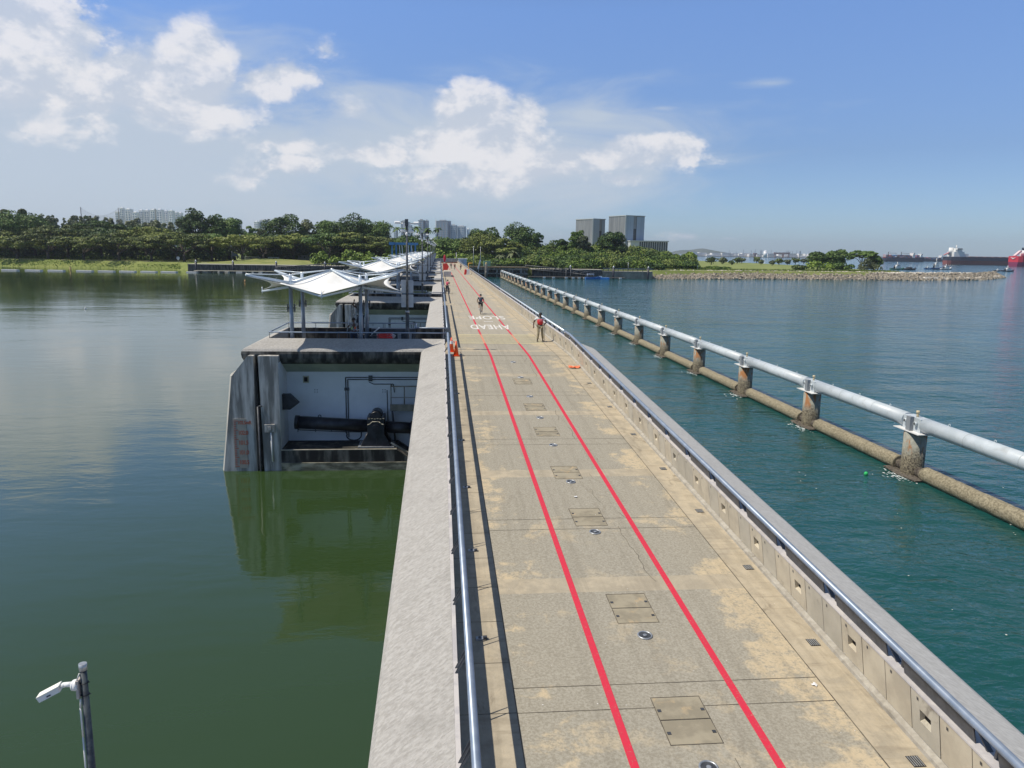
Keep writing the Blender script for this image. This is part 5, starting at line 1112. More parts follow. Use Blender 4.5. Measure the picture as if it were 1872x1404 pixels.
for a, c, tp, kd, lab in ((732, 742, 405, 'g', 'dark grey tower just left of the first mast head'), (742, 752, 412, 'l', 'pale low tower behind the first mast head'), (764, 775, 403, 'g', 'left half of the grey twin tower between the masts'), (776, 783, 404, 'g', 'right half of the grey twin tower between the masts'), (795, 821, 404, 'g', 'widest grey tower with a white edge above the bridge end'),
                       (822, 834, 412, 'l', 'pale green apartment block left of its pair'), (835, 850, 414, 'l', 'pale green apartment block right of its pair'), (853, 858, 419, 'w', 'small white block peeping over the trees'), (719, 726, 417, 'l', 'small pale block behind the palms'), (463, 472, 406, 'w', 'tiny white block right of the conical tree'), (472, 487, 403, 'l', 'low pale block between the left tree clumps'), (430, 440, 404, 'l', 'tiny grey block beside the tall left clump')):
    tower(a, c, tp, 2300, kd, lab)
MB().box(0, 3.2, -1.2, -.95, 0, 91).build('white_edge', mat('tower_white', (.8, .81, .82)), bpy.data.objects[[o.name for o in bpy.data.objects if o.get('label') == 'widest grey tower with a white edge above the bridge end'][0]], loc=(-21, 0, 0))
def rib_mat(nm, c1, c2, sc):
    m = bpy.data.materials.new(nm); m.use_nodes = True; t = NT(m.node_tree); bs = t.n['Principled BSDF']; pos = t.new('ShaderNodeNewGeometry').outputs['Position']
    v = t.vm('MULTIPLY', pos, (1, 1, .04)); t.l.new(t.mix(t.step(t.noise(v, sc, 3, .8), .35, .65), c1, c2), bs.inputs['Base Color']); bs.inputs['Roughness'].default_value = .5; return m
RB1 = rib_mat('grey_ribbed_cladding', (.15, .16, .18), (.25, .26, .28), .55); RB2 = rib_mat('blue_grey_cladding', (.24, .30, .38), (.31, .375, .46), .3)
def block(x0, xm, xg0, xg1, x1, zt, Y, label):
    t = thing('office_block', label, 'building', (0, Y, 0)); m = MB(); m.prism([(x0, 26), (xm, 0), (x1, 8), (x1 - 4, 44), (x0 + 5, 44)], -2.6, zt, 'z'); m.build('side_wall', RB1, t)
    sl = 8 / (x1 - xm)
    def fx(x): return (x - xm) * sl - .5
    for a, c, zt_ in ((xm, xg0, zt), (xg1, x1, zt - .4)):
        m = MB(); m.add([(a, fx(a), -2.6), (c, fx(c), -2.6), (c, fx(c), zt_), (a, fx(a), zt_), (a, fx(a) + .45, -2.6), (c, fx(c) + .45, -2.6), (c, fx(c) + .45, zt_), (a, fx(a) + .45, zt_)], [(0, 1, 2, 3), (0, 3, 7, 4), (1, 5, 6, 2), (3, 2, 6, 7)]); m.build('front_cladding', RB2, t)
    m = MB(); m.add([(xg0, fx(xg0) + .3, 0), (xg1, fx(xg1) + .3, 0), (xg1, fx(xg1) + .3, zt * .70), (xg0, fx(xg0) + .3, zt * .70)], [(0, 1, 2, 3)]); m.build('dark_glass_slot', mat('dark_glass', (.02, .025, .03), None, rough=.15), t)
    m = MB(); m.prism([(x0 - .4, 25.8), (xm, -1), (x1 + .6, 7.2), (x1 - 3.6, 45), (x0 + 4.6, 45)], zt + .02, zt + .7, 'z'); m.build('roof_edge', mat('pale_edge', (.42, .45, .48)), t)
    m = MB(); m.box(xm - .5, xm + .5, fx(xm) - .3, fx(xm) + .3, -2.6, zt); m.build('corner_trim', MT['pale_edge'], t); return t
def X7(px, py=430, Y=700): return W(px, py, Y).x
block(X7(1069), X7(1092), X7(1106), X7(1111), X7(1118), W(1092, 399, 700).z, 722, 'left and lower of the two grey ribbed office blocks')
block(X7(1119), X7(1138), X7(1154), X7(1160), X7(1176), W(1140, 395.5, 700).z, 690, 'right and taller of the two grey ribbed office blocks')
t = thing('office_annex', 'low annex with dark vertical slots at the foot of the office blocks', 'building', (0, 680, 0)); x0, x1 = W(1153, 440, 680).x, W(1221.5, 440, 680).x; zt = W(1190, 440, 680).z
MB().box(x0, x1, .4, 30, -2.6, zt - .9).build('wall', mat('annex_white', (.50, .52, .54)), t); MB().box(x0 - .6, x1 + .6, -.8, 30.5, zt - .85, zt).build('roof_slab', MT['pale_edge'], t)
m = MB(); xs = W(1169, 440, 680).x
for i in range(13): a = xs + (x1 - xs) * (i + .15) / 13; m.box(a, a + (x1 - xs) / 13 * .55, -.0, .35, zt - 9.5, zt - 1.1)
m.build('dark_slots', mat('dark_glass', (.02, .025, .03), None, rough=.15), t)
# ------------------------------------------------------------------ hills and the far shipyard
HM = mat('far_hill_green', (.05, .075, .05), (.08, .10, .07), .004, 1)
def hill(x0, x1, Y, hmax, seed, nm='far_hills'):
    rg = np.random.default_rng(seed); n = 60; m = MB(); xs = np.linspace(x0, x1, n); ph = rg.uniform(0, 6, 5); prof = [max(2, hmax * math.sin(PI * i / (n - 1)) ** .6 * (.62 + .2 * math.sin(x * .004 + ph[0]) + .12 * math.sin(x * .011 + ph[1]) + .06 * math.sin(x * .03 + ph[2]))) for i, x in enumerate(xs)]
    secs = [[(x, Y, -7), (x, Y + 60, -6.4 + h * .75), (x, Y + 160, -6.4 + h), (x, Y + 420, -7)] for x, h in zip(xs, prof)]; m.sweep(secs, closed=False, smooth=True); tag(m.build(nm, HM), kind='structure')
hill(W(1235, 466, 6200).x, W(1345, 466, 6200).x, 6200, 62, 3); hill(W(1300, 468, 7000).x, W(1660, 468, 7000).x, 7000, 24, 4); hill(W(820, 466, 6000).x, W(1180, 466, 6000).x, 6000, 50, 5)
m = MB(); a, c = W(1255, 470, 2500), W(1510, 470, 2500); m.box(a.x, c.x, 2500, 2620, -7, -4.8); tag(m.build('far_shore', mat('far_shore_grey', (.24, .23, .20))), kind='structure')
t = thing('shipyard_sheds', 'white sheds and tanks of the distant shipyard', 'shipyard'); rg = random.Random(5); m = MB()
for i in range(46):
    px = rg.uniform(1262, 1500); p = W(px, 470, 2505); w = rg.uniform(4, 16); hh = rg.uniform(3, 13); m.box(p.x - w, p.x + w, 2505 + i * .6, 2525 + i * .6, -4.8, -4.8 + hh)
m.build('sheds', OFFW, t); m = MB()
for i in range(30): px = rg.uniform(1330, 1500); p = W(px, 470, 2502); m.box(p.x - .5, p.x + .5, 2500, 2501, -4.8, rg.uniform(8, 20))
m.build('masts', GALV, t)
def crane_gantry(px0, px1, top, Y, label):
    a, c = W(px0, top, Y), W(px1, top, Y); t = thing('gantry_crane', label, 'gantry crane', (0, Y, 0)); m = MB(); m.box(a.x, c.x, 0, 3, a.z - 5, a.z); m.build('girder', mat('faded_red_steel', (.40, .22, .20)), t)
    for x in (a.x + 3, c.x - 5): MB().box(x, x + 2.5, 0, 3, -5, a.z - 5).build('leg', MT['faded_red_steel'], t)
crane_gantry(1415, 1433, 461.5, 2480, 'left red gantry crane on the far shore'); crane_gantry(1431, 1444, 461.5, 2490, 'right red gantry crane on the far shore'); crane_gantry(1377.5, 1384, 462.5, 2480, 'narrow dark portal crane on the far shore')
p = W(1399, 466, 2470); t = thing('white_tank_tower', 'white rounded tower on the far shore', 'tower', (p.x, 2470, -5)); MB().tube((0, 0, 0), (0, 0, 17), 6, 6, 16).build('wall', WHITE, t); m = MB(); m.ell((0, 0, 17), 6, 6, 4, 16, 8); m.build('dome', WHITE, t)
# ------------------------------------------------------------------ ships and boats
NAVY = mat('ship_navy_hull', (.03, .035, .06)); RB = mat('ship_red_bottom', (.24, .07, .06)); SW = mat('ship_white', (.74, .74, .72)); SHR_ = mat('ship_bright_red', (.62, .025, .05)); CONTS = [mat('container_red', (.42, .08, .08)), mat('container_pink', (.55, .22, .26)), mat('container_blue', (.07, .20, .42)), mat('container_grey', (.36, .36, .36)), mat('container_brown', (.24, .09, .06))]
def hull(L, B, D, m1, m2, t, split=.45, bow=.12, sheer=2.0):
    for nm, z0, z1, mm in (('lower_hull', -2.5, D * split, m2), ('hull', D * split, D, m1)):
        m = MB(); secs = []
        for u, wf in ((-.5, .55), (-.47, .8), (-.40, 1), (.30, 1), (.40, .72), (.46, .38), (.5, .04)):
            x = u * L; f = lambda z: wf if z > 0 else wf * .85; rk = (0 if u < .4 else (u - .4) * L * bow); sh = sheer if u > .42 else (0 if u < .35 else sheer * .4)
            zt = z1 + (sh if nm == 'hull' else 0); secs.append([(x, -B / 2 * f(z0), z0), (x, B / 2 * f(z0), z0), (x + rk * (z1 / D), B / 2 * f(z1), zt), (x + rk * (z1 / D), -B / 2 * f(z1), zt)])
        m.sweep(secs); m.build(nm, mm, t)
def ship(px0, px1, wl, label, build, bowright=True, nm='ship', D=12, yaw=0, m1=NAVY, m2=RB, split=.4, cat='ship'):
    p = at_z((px0 + px1) / 2, wl, SEA); Y = p.y; L = abs(W(px1, wl, Y).x - W(px0, wl, Y).x) / max(.3, math.cos(yaw)); t = thing(nm, label, cat, (p.x, p.y, SEA), (0 if bowright else PI) + yaw); hull(L, L * .16 if L > 60 else L * .26, D, m1, m2, t, split); build(t, L, D); t.scale = (1, 1, .55 if L > 60 else .45); return t
def house(t, x, L, w, z, h, m_=None, n=3, nm='superstructure'):
    m = MB(); m.box(x - L / 2, x + L / 2, -w / 2, w / 2, z, z + h * .6); m.box(x - L * .35, x + L * .3, -w * .45, w * .45, z + h * .6, z + h * .82); m.box(x - L * .3, x + L * .2, -w * .62, w * .62, z + h * .83, z + h); m.tube((x, 0, z + h), (x, 0, z + h * 1.35), L * .05, n=6); m.build(nm, m_ or SW, t)
    m = MB(); [m.box(x - L * .28, x + L * .18, s * w * .625 - .05, s * w * .625 + .05, z + h * .88, z + h * .96) for s in (-1, 1)]; m.build('bridge_windows', HOLE, t)
def cont(t, L, D, x0, x1, rows, seed, hx):
    rg = random.Random(seed); x = x0; ms = [MB() for _ in CONTS]
    while x < x1:
        if abs(x - hx) > L * .05:
            for r in range(rows):
                if rg.random() < .8: ms[rg.randrange(5)].box(x, x + L * .035, -L * .06, L * .06, D + r * 2.7, D + r * 2.7 + 2.6)
        x += L * .037
    for mm, q in zip(ms, CONTS):
        if mm.f: mm.build('container_stack', q, t)
def b_cont1(t, L, D):
    cont(t, L, D, -.45 * L, .36 * L, 4, 1, .22 * L); house(t, .22 * L, L * .06, L * .13, D, 19)
    for x in (-.36, -.05): m = MB(); m.tube((x * L, 0, D), (x * L, 0, D + 22), .8, n=6); m.tube((x * L, 0, D + 17), (x * L + L * .2, 0, D + 17), .6, n=6); m.build('deck_crane', DKM, t)
def b_cont2(t, L, D): cont(t, L, D, -.45 * L, .42 * L, 3, 2, .12 * L); house(t, .12 * L, L * .05, L * .12, D, 16); house(t, -.42 * L, L * .06, L * .12, D, 22)
ship(1612, 1688, 478.2, 'navy container ship with deck cranes, leftmost beyond the point', b_cont1, D=15, m2=NAVY)
ship(1676, 1745, 478.0, 'far container ship stacked with coloured boxes behind the others', b_cont2, D=10, m2=NAVY)
def b_bulk(t, L, D):
    house(t, -.40 * L, L * .10, L * .13, D + .2, 24); m = MB(); m.box(-.44 * L, -.30 * L, -L * .05, L * .05, D + .1, D + 9); m.build('aft_house', SW, t); m = MB(); m.tube((-.45 * L, 0, D + 5), (-.45 * L, 0, D + 26), 4, 3.2, 10); m.build('funnel', SW, t)
    m = MB()
    for i in range(9): m.box(-.28 * L + i * .075 * L, -.23 * L + i * .075 * L, -L * .05, L * .05, D + .1, D + 1.6)
    m.build('hatch_covers', mat('hatch_brown', (.28, .13, .10)), t); m = MB(); m.obox((.12 * L, -L * .083, D * .75), L * .09, 1, 1.2, 0, 0, -.6); m.build('gangway', SW, t)
    m = MB(); m.obox((-.49 * L, 0, D + 8), 12, 3, 2.2, 0, 0, -.8); m.build('lifeboat_ramp', mat('faded_pink', (.6, .25, .25)), t)
ship(1734, 1905, 484.5, 'long dark bulk carrier with white stern house and red lower hull', b_bulk, D=22, split=.5, yaw=-.12)
def b_red(t, L, D):
    house(t, -.25 * L, L * .16, L * .13, D, 14); m = MB(); m.tube((-.37 * L, 0, D), (-.37 * L, 0, D + 17), 3.8, 2.6, 10); m.build('funnel', SW, t); MB().tube((-.37 * L, 0, D + 17), (-.37 * L, 0, D + 22), 3.4, 3.6, 10).build('funnel_top', mat('dark_navy', (.02, .04, .08)), t)
    m = MB(); m.obox((-.455 * L, 0, D + 7), 18, 3.4, 3, 0, 0, -.85); m.build('lifeboat_ramp', mat('pale_pink', (.72, .55, .55)), t); m = MB(); m.tube((-.27 * L, 0, D), (-.27 * L, 0, D + 27), .8, n=6); m.box(-.28 * L, -.26 * L, -3, 3, D + 24, D + 26); m.build('mast', DKM, t)
    m = MB(); m.box(-.17 * L, .3 * L, -L * .05, L * .05, D - 3, D + 7); m.build('deck_equipment', SW, t)
    m = MB(); m.prism([(-.495 * L, D - 3), (-.495 * L, D - 3.1)] if 0 else [(-4, D - 3), (0, D - 8), (4, D - 3), (0, D - 5)], 0, .6, 'x'); e = m.build('stern_emblem', SW, t); e.location = (-.5 * L - .8, 0, 0)
ship(1829, 2010, 487.5, 'bright red tanker seen from its stern at the right edge', b_red, D=26, m1=SHR_, m2=mat('ship_dark_red', (.22, .02, .08)), split=.42, yaw=.30)
p = at_z(1966, 492, SEA); t = thing('ship', 'green hulled ship just entering at the right edge', 'ship', (p.x, p.y, SEA), PI); hull(90, 16, 12, mat('ship_green', (.05, .25, .13)), mat('ship_green_low', (.04, .15, .09)), t); house(t, -20, 14, 12, 12, 10)
def b_tug(scale=1.0, hh=9, m_=None):
    def f(t, L, D):
        house(t, .05 * L, L * .38, L * .2, D, hh * .7, m_); m = MB(); m.tube((.0, 0, D + hh * .6), (.0, 0, D + hh * 1.25), .25, n=6); m.box(-.8, .8, -.1, .1, D + hh, D + hh + .3); m.build('mast', SW, t); MB().tube((-.2 * L, 0, D), (-.2 * L, 0, D + hh * .55), .7, .6, 8).build('funnel', DKM, t)
        m = MB(); m.box(-.46 * L, -.2 * L, -L * .1, L * .1, D + .02, D + .6); m.build('deck_gear', DKM, t)
    return f
LB = mat('hull_mid_blue', (.04, .12, .30)); GR = mat('hull_green', (.03, .14, .09))
ship(1627, 1652, 492.8, 'white workboat with green hull beside the point', b_tug(hh=10), nm='boat', D=2.2, m1=GR, m2=GR, cat='boat')
ship(1652, 1674, 493.2, 'low dark barge right of the green hulled workboat', lambda t, L, D: (MB().box(-.2 * L, .1 * L, -2, 2, D, D + 3).build('cabin', DKM, t), MB().box(-.45 * L, .42 * L, -3, 3, D + .01, D + .5).build('cargo', mat('cargo_brown', (.12, .11, .09)), t)), nm='barge', D=2.2, m1=BLK, m2=BLK, cat='barge')
ship(1689, 1702, 492.0, 'small cream and blue launch left of the tug', b_tug(hh=4), nm='boat', D=1.6, m1=LB, m2=LB, cat='boat')
ship(1701, 1720, 492.2, 'blue hulled tug with the tallest white wheelhouse', b_tug(hh=16), nm='tug', D=2.8, m1=LB, m2=NAVY, cat='tug')
ship(1719, 1739, 492.6, 'white motor launch right of the blue tug', b_tug(hh=7), nm='boat', D=2.6, m1=SW, m2=NAVY, cat='boat')
ship(1815, 1832, 495.8, 'small dark flat boat running ahead of the white launch', b_tug(hh=3), nm='boat', D=1.0, m1=BLK, m2=BLK, cat='boat')
ship(1830, 1853, 496.2, 'dark hulled launch with white cabin, nearest the right edge', b_tug(hh=7.5), nm='boat', D=1.7, m1=NAVY, m2=NAVY, cat='boat')

# ------------------------------------------------------------------ people
SKIN_D = mat('dark_brown_skin', (.105, .05, .03), None, rough=.5); SKIN_M = mat('tan_skin', (.36, .20, .13), None, rough=.5); HAIR = mat('black_hair', (.012, .010, .009), None, rough=.5)
def skinned(name, nodes, edges, m_, parent, sub=1, keep=None):
    """nodes: name->(pos, radius[,ry]); the skin is grown from the first node"""
    ks = list(nodes); me = bpy.data.meshes.new(name); me.from_pydata([tuple(nodes[k][0]) for k in ks], [(ks.index(a), ks.index(c)) for a, c in edges], [])
    o = bpy.data.objects.new(name, me); COL.objects.link(o); sk = o.modifiers.new('skin', 'SKIN'); sk.use_smooth_shade = True; ss = o.modifiers.new('sub', 'SUBSURF'); ss.levels = sub; ss.render_levels = sub
    for i, k in enumerate(ks):
        r = nodes[k][1]; d = me.skin_vertices[0].data[i]; d.radius = (r, nodes[k][2]) if len(nodes[k]) > 2 else (r, r); d.use_root = (i == 0)
    bpy.context.view_layer.update(); ev = o.evaluated_get(bpy.context.evaluated_depsgraph_get()); nm = bpy.data.meshes.new_from_object(ev); bpy.data.objects.remove(o)
    nm.materials.clear(); nm.materials.append(m_)
    for p in nm.polygons: p.use_smooth = True
    ob = bpy.data.objects.new(name, nm); COL.objects.link(ob); ob.parent = parent; return ob
def person(loc, rz, J, skin, top_m, leg_m, label, extras=(), sleeves=.45, shorts=False, hat=None, hairl=.0, group=None, cat='person'):
    """J joints: pelvis, chest, neck, head, and s/e/h (shoulder elbow hand) a/k/f (hip knee ankle) with _l/_r; local +y is where the person faces"""
    t = thing('person', label, cat, loc, rz, group); V = {k: Vector(v) for k, v in J.items()}
    n = {'pelvis': (V['pelvis'], .135, .105), 'waist': (V['pelvis'].lerp(V['chest'], .45), .125, .10), 'chest': (V['chest'], .155, .11), 'neck': (V['neck'], .058), 'headb': (V['neck'].lerp(V['head'], .55), .062), 'head': (V['head'], .088, .10), 'crown': (V['head'] + (V['head'] - V['neck']).normalized() * .07, .07)}
    e = [('pelvis', 'waist'), ('waist', 'chest'), ('chest', 'neck'), ('neck', 'headb'), ('headb', 'head'), ('head', 'crown')]
    for s in 'lr':
        sh, el, ha = V['s_' + s], V['e_' + s], V['h_' + s]; hp, kn, an = V['a_' + s], V['k_' + s], V['f_' + s]
        n['s' + s] = (sh, .062); n['e' + s] = (el, .043); n['w' + s] = (el.lerp(ha, .92), .030); e += [('chest', 's' + s), ('s' + s, 'e' + s), ('e' + s, 'w' + s)]
        hd = (ha - el).normalized(); pm = ha + hd * .04; n['p' + s] = (pm, .036, .018); e.append(('w' + s, 'p' + s))
        sd = hd.cross(Vector((0, 1, 0)) if abs(hd.y) < .8 else Vector((0, 0, 1))).normalized(); cu = Vector((0, .35, -.25)) if hd.z < .3 else Vector((0, .3, .2))
        for q in range(4):
            b0 = pm + sd * (q - 1.5) * .019 + hd * .035; b1 = b0 + (hd + cu * .25).normalized() * (.036, .042, .040, .031)[q]; b2 = b1 + (hd + cu).normalized() * .026
            n[f'f{s}{q}a'] = (b0, .0095); n[f'f{s}{q}b'] = (b1, .0085); n[f'f{s}{q}c'] = (b2, .0075); e += [('p' + s, f'f{s}{q}a'), (f'f{s}{q}a', f'f{s}{q}b'), (f'f{s}{q}b', f'f{s}{q}c')]
        tb = pm + sd * .036 * (1 if s == 'l' else -1) - hd * .01; n['t' + s + 'a'] = (tb, .011); n['t' + s + 'b'] = (tb + (hd + sd * (1 if s == 'l' else -1)).normalized() * .04, .009); e += [('p' + s, 't' + s + 'a'), ('t' + s + 'a', 't' + s + 'b')]
        n['hp' + s] = (hp, .088); n['kn' + s] = (kn, .058); n['an' + s] = (an, .038); n['he' + s] = (an + Vector((0, 0, -.05)), .036); n['to' + s] = (an + Vector((0, .13, -.06)), .03)
        e += [('pelvis', 'hp' + s), ('hp' + s, 'kn' + s), ('kn' + s, 'an' + s), ('an' + s, 'he' + s), ('he' + s, 'to' + s)]
    skinned('body', n, e, skin, t)
    g = .018; tn = {k: (n[k][0], n[k][1] + g, (n[k][2] if len(n[k]) > 2 else n[k][1]) + g) for k in ('pelvis', 'waist', 'chest')}; tn['collar'] = (V['chest'].lerp(V['neck'], .62), .085, .075); te = [('pelvis', 'waist'), ('waist', 'chest'), ('chest', 'collar')]
    for s in 'lr': tn['s' + s] = (V['s_' + s], .078); tn['u' + s] = (V['s_' + s].lerp(V['e_' + s], sleeves), .066); te += [('chest', 's' + s), ('s' + s, 'u' + s)]
    skinned('shirt', tn, te, top_m, t)
    ln = {'pelvis': (V['pelvis'] + Vector((0, 0, .02)), .155, .125)}; le = []
    for s in 'lr':
        ln['hp' + s] = (V['a_' + s], .104); ln['kn' + s] = (V['k_' + s], .078); le += [('pelvis', 'hp' + s), ('hp' + s, 'kn' + s)]
        if not shorts: ln['an' + s] = (V['f_' + s] + Vector((0, 0, .03)), .062); le.append(('kn' + s, 'an' + s))
    skinned('shorts' if shorts else 'trousers', ln, le, leg_m, t)
    hd, up = V['head'], (V['head'] - V['neck']).normalized(); m = MB(); m.ell(hd + up * .045 - Vector((0, .018, 0)), .093, .102, .085, 14, 10); m.build('hair', HAIR if hat is None else hat, t)
    fm = MB(); fm.ell(hd + Vector((0, .103, -.005)), .014, .022, .022, 8, 6)
    for s in (-1, 1): fm.ell(hd + Vector((s * .092, -.005, 0)), .012, .02, .03, 8, 6)
    fm.build('nose_and_ears', skin, t)
    for s in (-1, 1): em = MB(); em.ell(hd + Vector((s * .034, .092, .022)), .012, .008, .007, 8, 6); em.build('eye', HAIR, t)
    lm = MB(); lm.ell(hd + Vector((0, .092, -.045)), .024, .008, .007, 8, 6); lm.build('mouth', mat('lips', (.16, .05, .04)), t)
    sh = MB()
    for s in 'lr': a = V['f_' + s]; sh.ell(a + Vector((0, .055, -.055)), .048, .135, .045, 12, 8)
    for s in 'lr': pass
    sh.build('shoes', extras[0] if extras else BLK, t); return t
STAND = dict(pelvis=(0, 0, .95), chest=(0, 0, 1.30), neck=(0, 0, 1.47), head=(0, .02, 1.62), s_l=(-.19, 0, 1.40), s_r=(.19, 0, 1.40), e_l=(-.27, -.04, 1.12), e_r=(.27, -.04, 1.12), h_l=(-.24, .08, .88), h_r=(.24, .08, .88), a_l=(-.10, 0, .90), a_r=(.10, 0, .90), k_l=(-.11, .03, .50), k_r=(.11, .03, .50), f_l=(-.12, 0, .09), f_r=(.12, 0, .09))
def J(**k): d = dict(STAND); d.update(k); return d
RS = mat('red_shirt', (.72, .025, .03), (.62, .02, .03), 12, .7); KH = mat('khaki_trousers', (.26, .22, .14), (.36, .31, .20), 8, .85)
# man in red, walking towards the camera (faces -y)
man = person((6.09, 46.15, 0), PI, J(pelvis=(0, 0, .97), chest=(.0, .02, 1.33), neck=(0, .02, 1.50), head=(.0, .05, 1.645), s_l=(-.205, 0, 1.43), s_r=(.205, 0, 1.43), e_l=(-.36, -.07, 1.17), e_r=(.35, -.05, 1.16), h_l=(-.22, .16, 1.05), h_r=(.37, .06, .93), a_l=(-.10, 0, .92), a_r=(.10, 0, .92), k_l=(-.13, .02, .50), k_r=(.10, .10, .52), f_l=(-.19, -.14, .10), f_r=(.15, .14, .09)), SKIN_D, mat('white_sleeves', (.72, .72, .70)), KH, 'man in a red vest over white sleeves walking beside the sea wall with a stick', (mat('brown_shoes', (.06, .05, .04)),), sleeves=.55); man.scale = (1.10, 1.15, 1.0)
sn = {'pelvis': ((0, .01, 1.02), .165, .14), 'waist': ((0, .03, 1.13), .185, .165), 'chest': ((0, .03, 1.33), .195, .15), 'sl': ((-.12, .01, 1.45), .07), 'sr': ((.12, .01, 1.45), .07)}
skinned('red_vest', sn, [('pelvis', 'waist'), ('waist', 'chest'), ('chest', 'sl'), ('chest', 'sr')], RS, man)
m = MB(); m.box(-.16, .10, .178, .186, 1.27, 1.285); m.build('white_chest_print', WHITE, man)
m = MB(); [m.ell((s * .175, .03, 1.40), .035, .06, .045, 8, 6) for s in (-1, 1)]; m.build('shoulder_patches', WHITE, man)
m = MB(); m.tube((-.24, .17, 1.12), (-.27, .21, .02), .013, n=8); m.tube((-.30, .15, 1.12), (-.18, .19, 1.12), .016, n=8); m.box(-.42, -.12, .12, .30, .0, .03); tag(m.build('walking_stick', DKM, loc=(0, 0, 0)), 'thin dark metal detector like stick held by the man in red', 'stick'); o = bpy.data.objects['walking_stick']; o.location = (6.09, 46.15, 0); o.rotation_euler = (0, 0, PI)
def bicycle(loc, rz, label, col_=BLK, steer=0):
    t = thing('bicycle', label, 'bicycle', loc, rz); R = .34
    for y in (-.52, .52):
        m = MB(); m.ring((0, y, R), (1, 0, 0), R - .02, .02, 28, 8); w = m.build('wheel', BLK, t); m = MB(); m.ring((0, y, R), (1, 0, 0), R - .045, .010, 24, 5)
        for i in range(12): a = i * PI / 6; m.tube((0, y, R), (0, y + (R - .05) * math.cos(a), R + (R - .05) * math.sin(a)), .003, n=3)
        m.tube((-.05, y, R), (.05, y, R), .02, n=8); m.build('rim', GALV, w)
    bb, st, hd, ht = (0, -.08, .28), (0, -.20, .78), (0, .38, .85), (0, .42, .72); m = MB()
    for a, c in ((bb, st), (st, hd), (bb, ht), (hd, ht), (st, (0, -.52, R)), (bb, (0, -.52, R))): m.tube(a, c, .018, n=8)
    m.build('frame', col_, t); m = MB(); m.tube(ht, (0, .52, R), .016, n=8); m.build('fork', col_, t)
    m = MB(); m.tube((0, .38, .85), (0, .40, .98), .014, n=8); m.path([(-.29, .34, 1.0), (-.1, .42, .99), (.1, .42, .99), (.29, .34, 1.0)], .013, 8); m.build('handlebar', BLK, t)
    m = MB(); m.tube(st, (0, -.23, .92), .014, n=8); m.prism([(-.07, -.34), (.07, -.34), (.02, -.06), (-.02, -.06)], .92, .955, 'z'); m.build('saddle', BLK, t)
    m = MB(); m.tube((-.10, -.08, .28), (.10, -.08, .28), .016, n=8); m.tube((.08, -.08, .28), (.08, .02, .15), .012, n=6); m.tube((-.08, -.08, .28), (-.08, -.18, .41), .012, n=6); m.box(.08, .17, -.02, .06, .13, .155); m.box(-.17, -.08, -.22, -.14, .40, .425); m.ring((.05, -.08, .28), (1, 0, 0), .09, .008, 18, 5); m.build('crank_and_pedals', GALV, t); return t
RIDE = dict(pelvis=(0, -.20, 1.00), chest=(0, .02, 1.30), neck=(0, .10, 1.45), head=(0, .16, 1.58), s_l=(-.19, .06, 1.38), s_r=(.19, .06, 1.38), e_l=(-.28, .16, 1.15), e_r=(.28, .16, 1.15), h_l=(-.28, .30, 1.03), h_r=(.28, .30, 1.03), a_l=(-.10, -.18, .97), a_r=(.10, -.18, .97), k_l=(-.13, .12, .82), k_r=(.13, .08, .62), f_l=(-.13, -.14, .50), f_r=(.13, .0, .24))
DKC = mat('dark_cycling_shirt', (.02, .022, .035)); DKS = mat('dark_shorts', (.015, .015, .02))
bicycle((3.51, 65.9, 0), -.04, 'road bike under the cyclist riding away with a backpack')
cyc = person((3.51, 65.9, 0), -.04, RIDE, SKIN_M, DKC, DKS, 'cyclist in dark clothes and a grey backpack riding away along the lane', (WHITE,), shorts=True, hat=BLK)
m = MB(); m.ell((0, -.13, 1.24), .16, .10, .22, 14, 10); m.build('backpack', mat('grey_blue_pack', (.07, .08, .12)), cyc)
bicycle((.96, 95.6, 0), -.45, 'bicycle standing under the woman in pink by the reservoir rail')
ST2 = J(pelvis=(0, -.08, .98), chest=(0, 0, 1.31), neck=(0, .04, 1.46), head=(0, .06, 1.60), s_l=(-.17, 0, 1.39), s_r=(.17, 0, 1.39), e_l=(-.26, .10, 1.18), e_r=(.24, .12, 1.17), h_l=(-.25, .28, 1.06), h_r=(.12, .24, 1.38), a_l=(-.09, -.06, .94), a_r=(.09, -.06, .94), k_l=(-.2, .02, .52), k_r=(.2, .03, .52), f_l=(-.25, -.02, .09), f_r=(.26, .02, .09))
wm = person((.98, 95.5, 0), -.6, ST2, SKIN_M, mat('pink_top', (.50, .06, .11)), DKS, 'woman in a pink top standing astride her bicycle near the rail', (WHITE,), sleeves=.2)
for k, (x, y, tm, lab) in enumerate(((3.15, 214, DKC, 'left and darkest of three distant cyclists near the bridge end'), (4.0, 204, DKC, 'middle of three distant cyclists near the bridge end'), (5.45, 200, mat('white_tee', (.62, .62, .62)), 'right distant cyclist in a white top near the bridge end'))):
    bicycle((x, y, 0), PI if k else 0, 'bicycle of the ' + lab.replace('left and darkest of three distant cyclists', 'leftmost distant cyclist').replace('middle of three distant cyclists', 'middle distant cyclist').replace('right distant cyclist in a white top', 'distant cyclist in white')); person((x, y, 0), PI if k else 0, RIDE, SKIN_M, tm, DKS, lab, shorts=True)
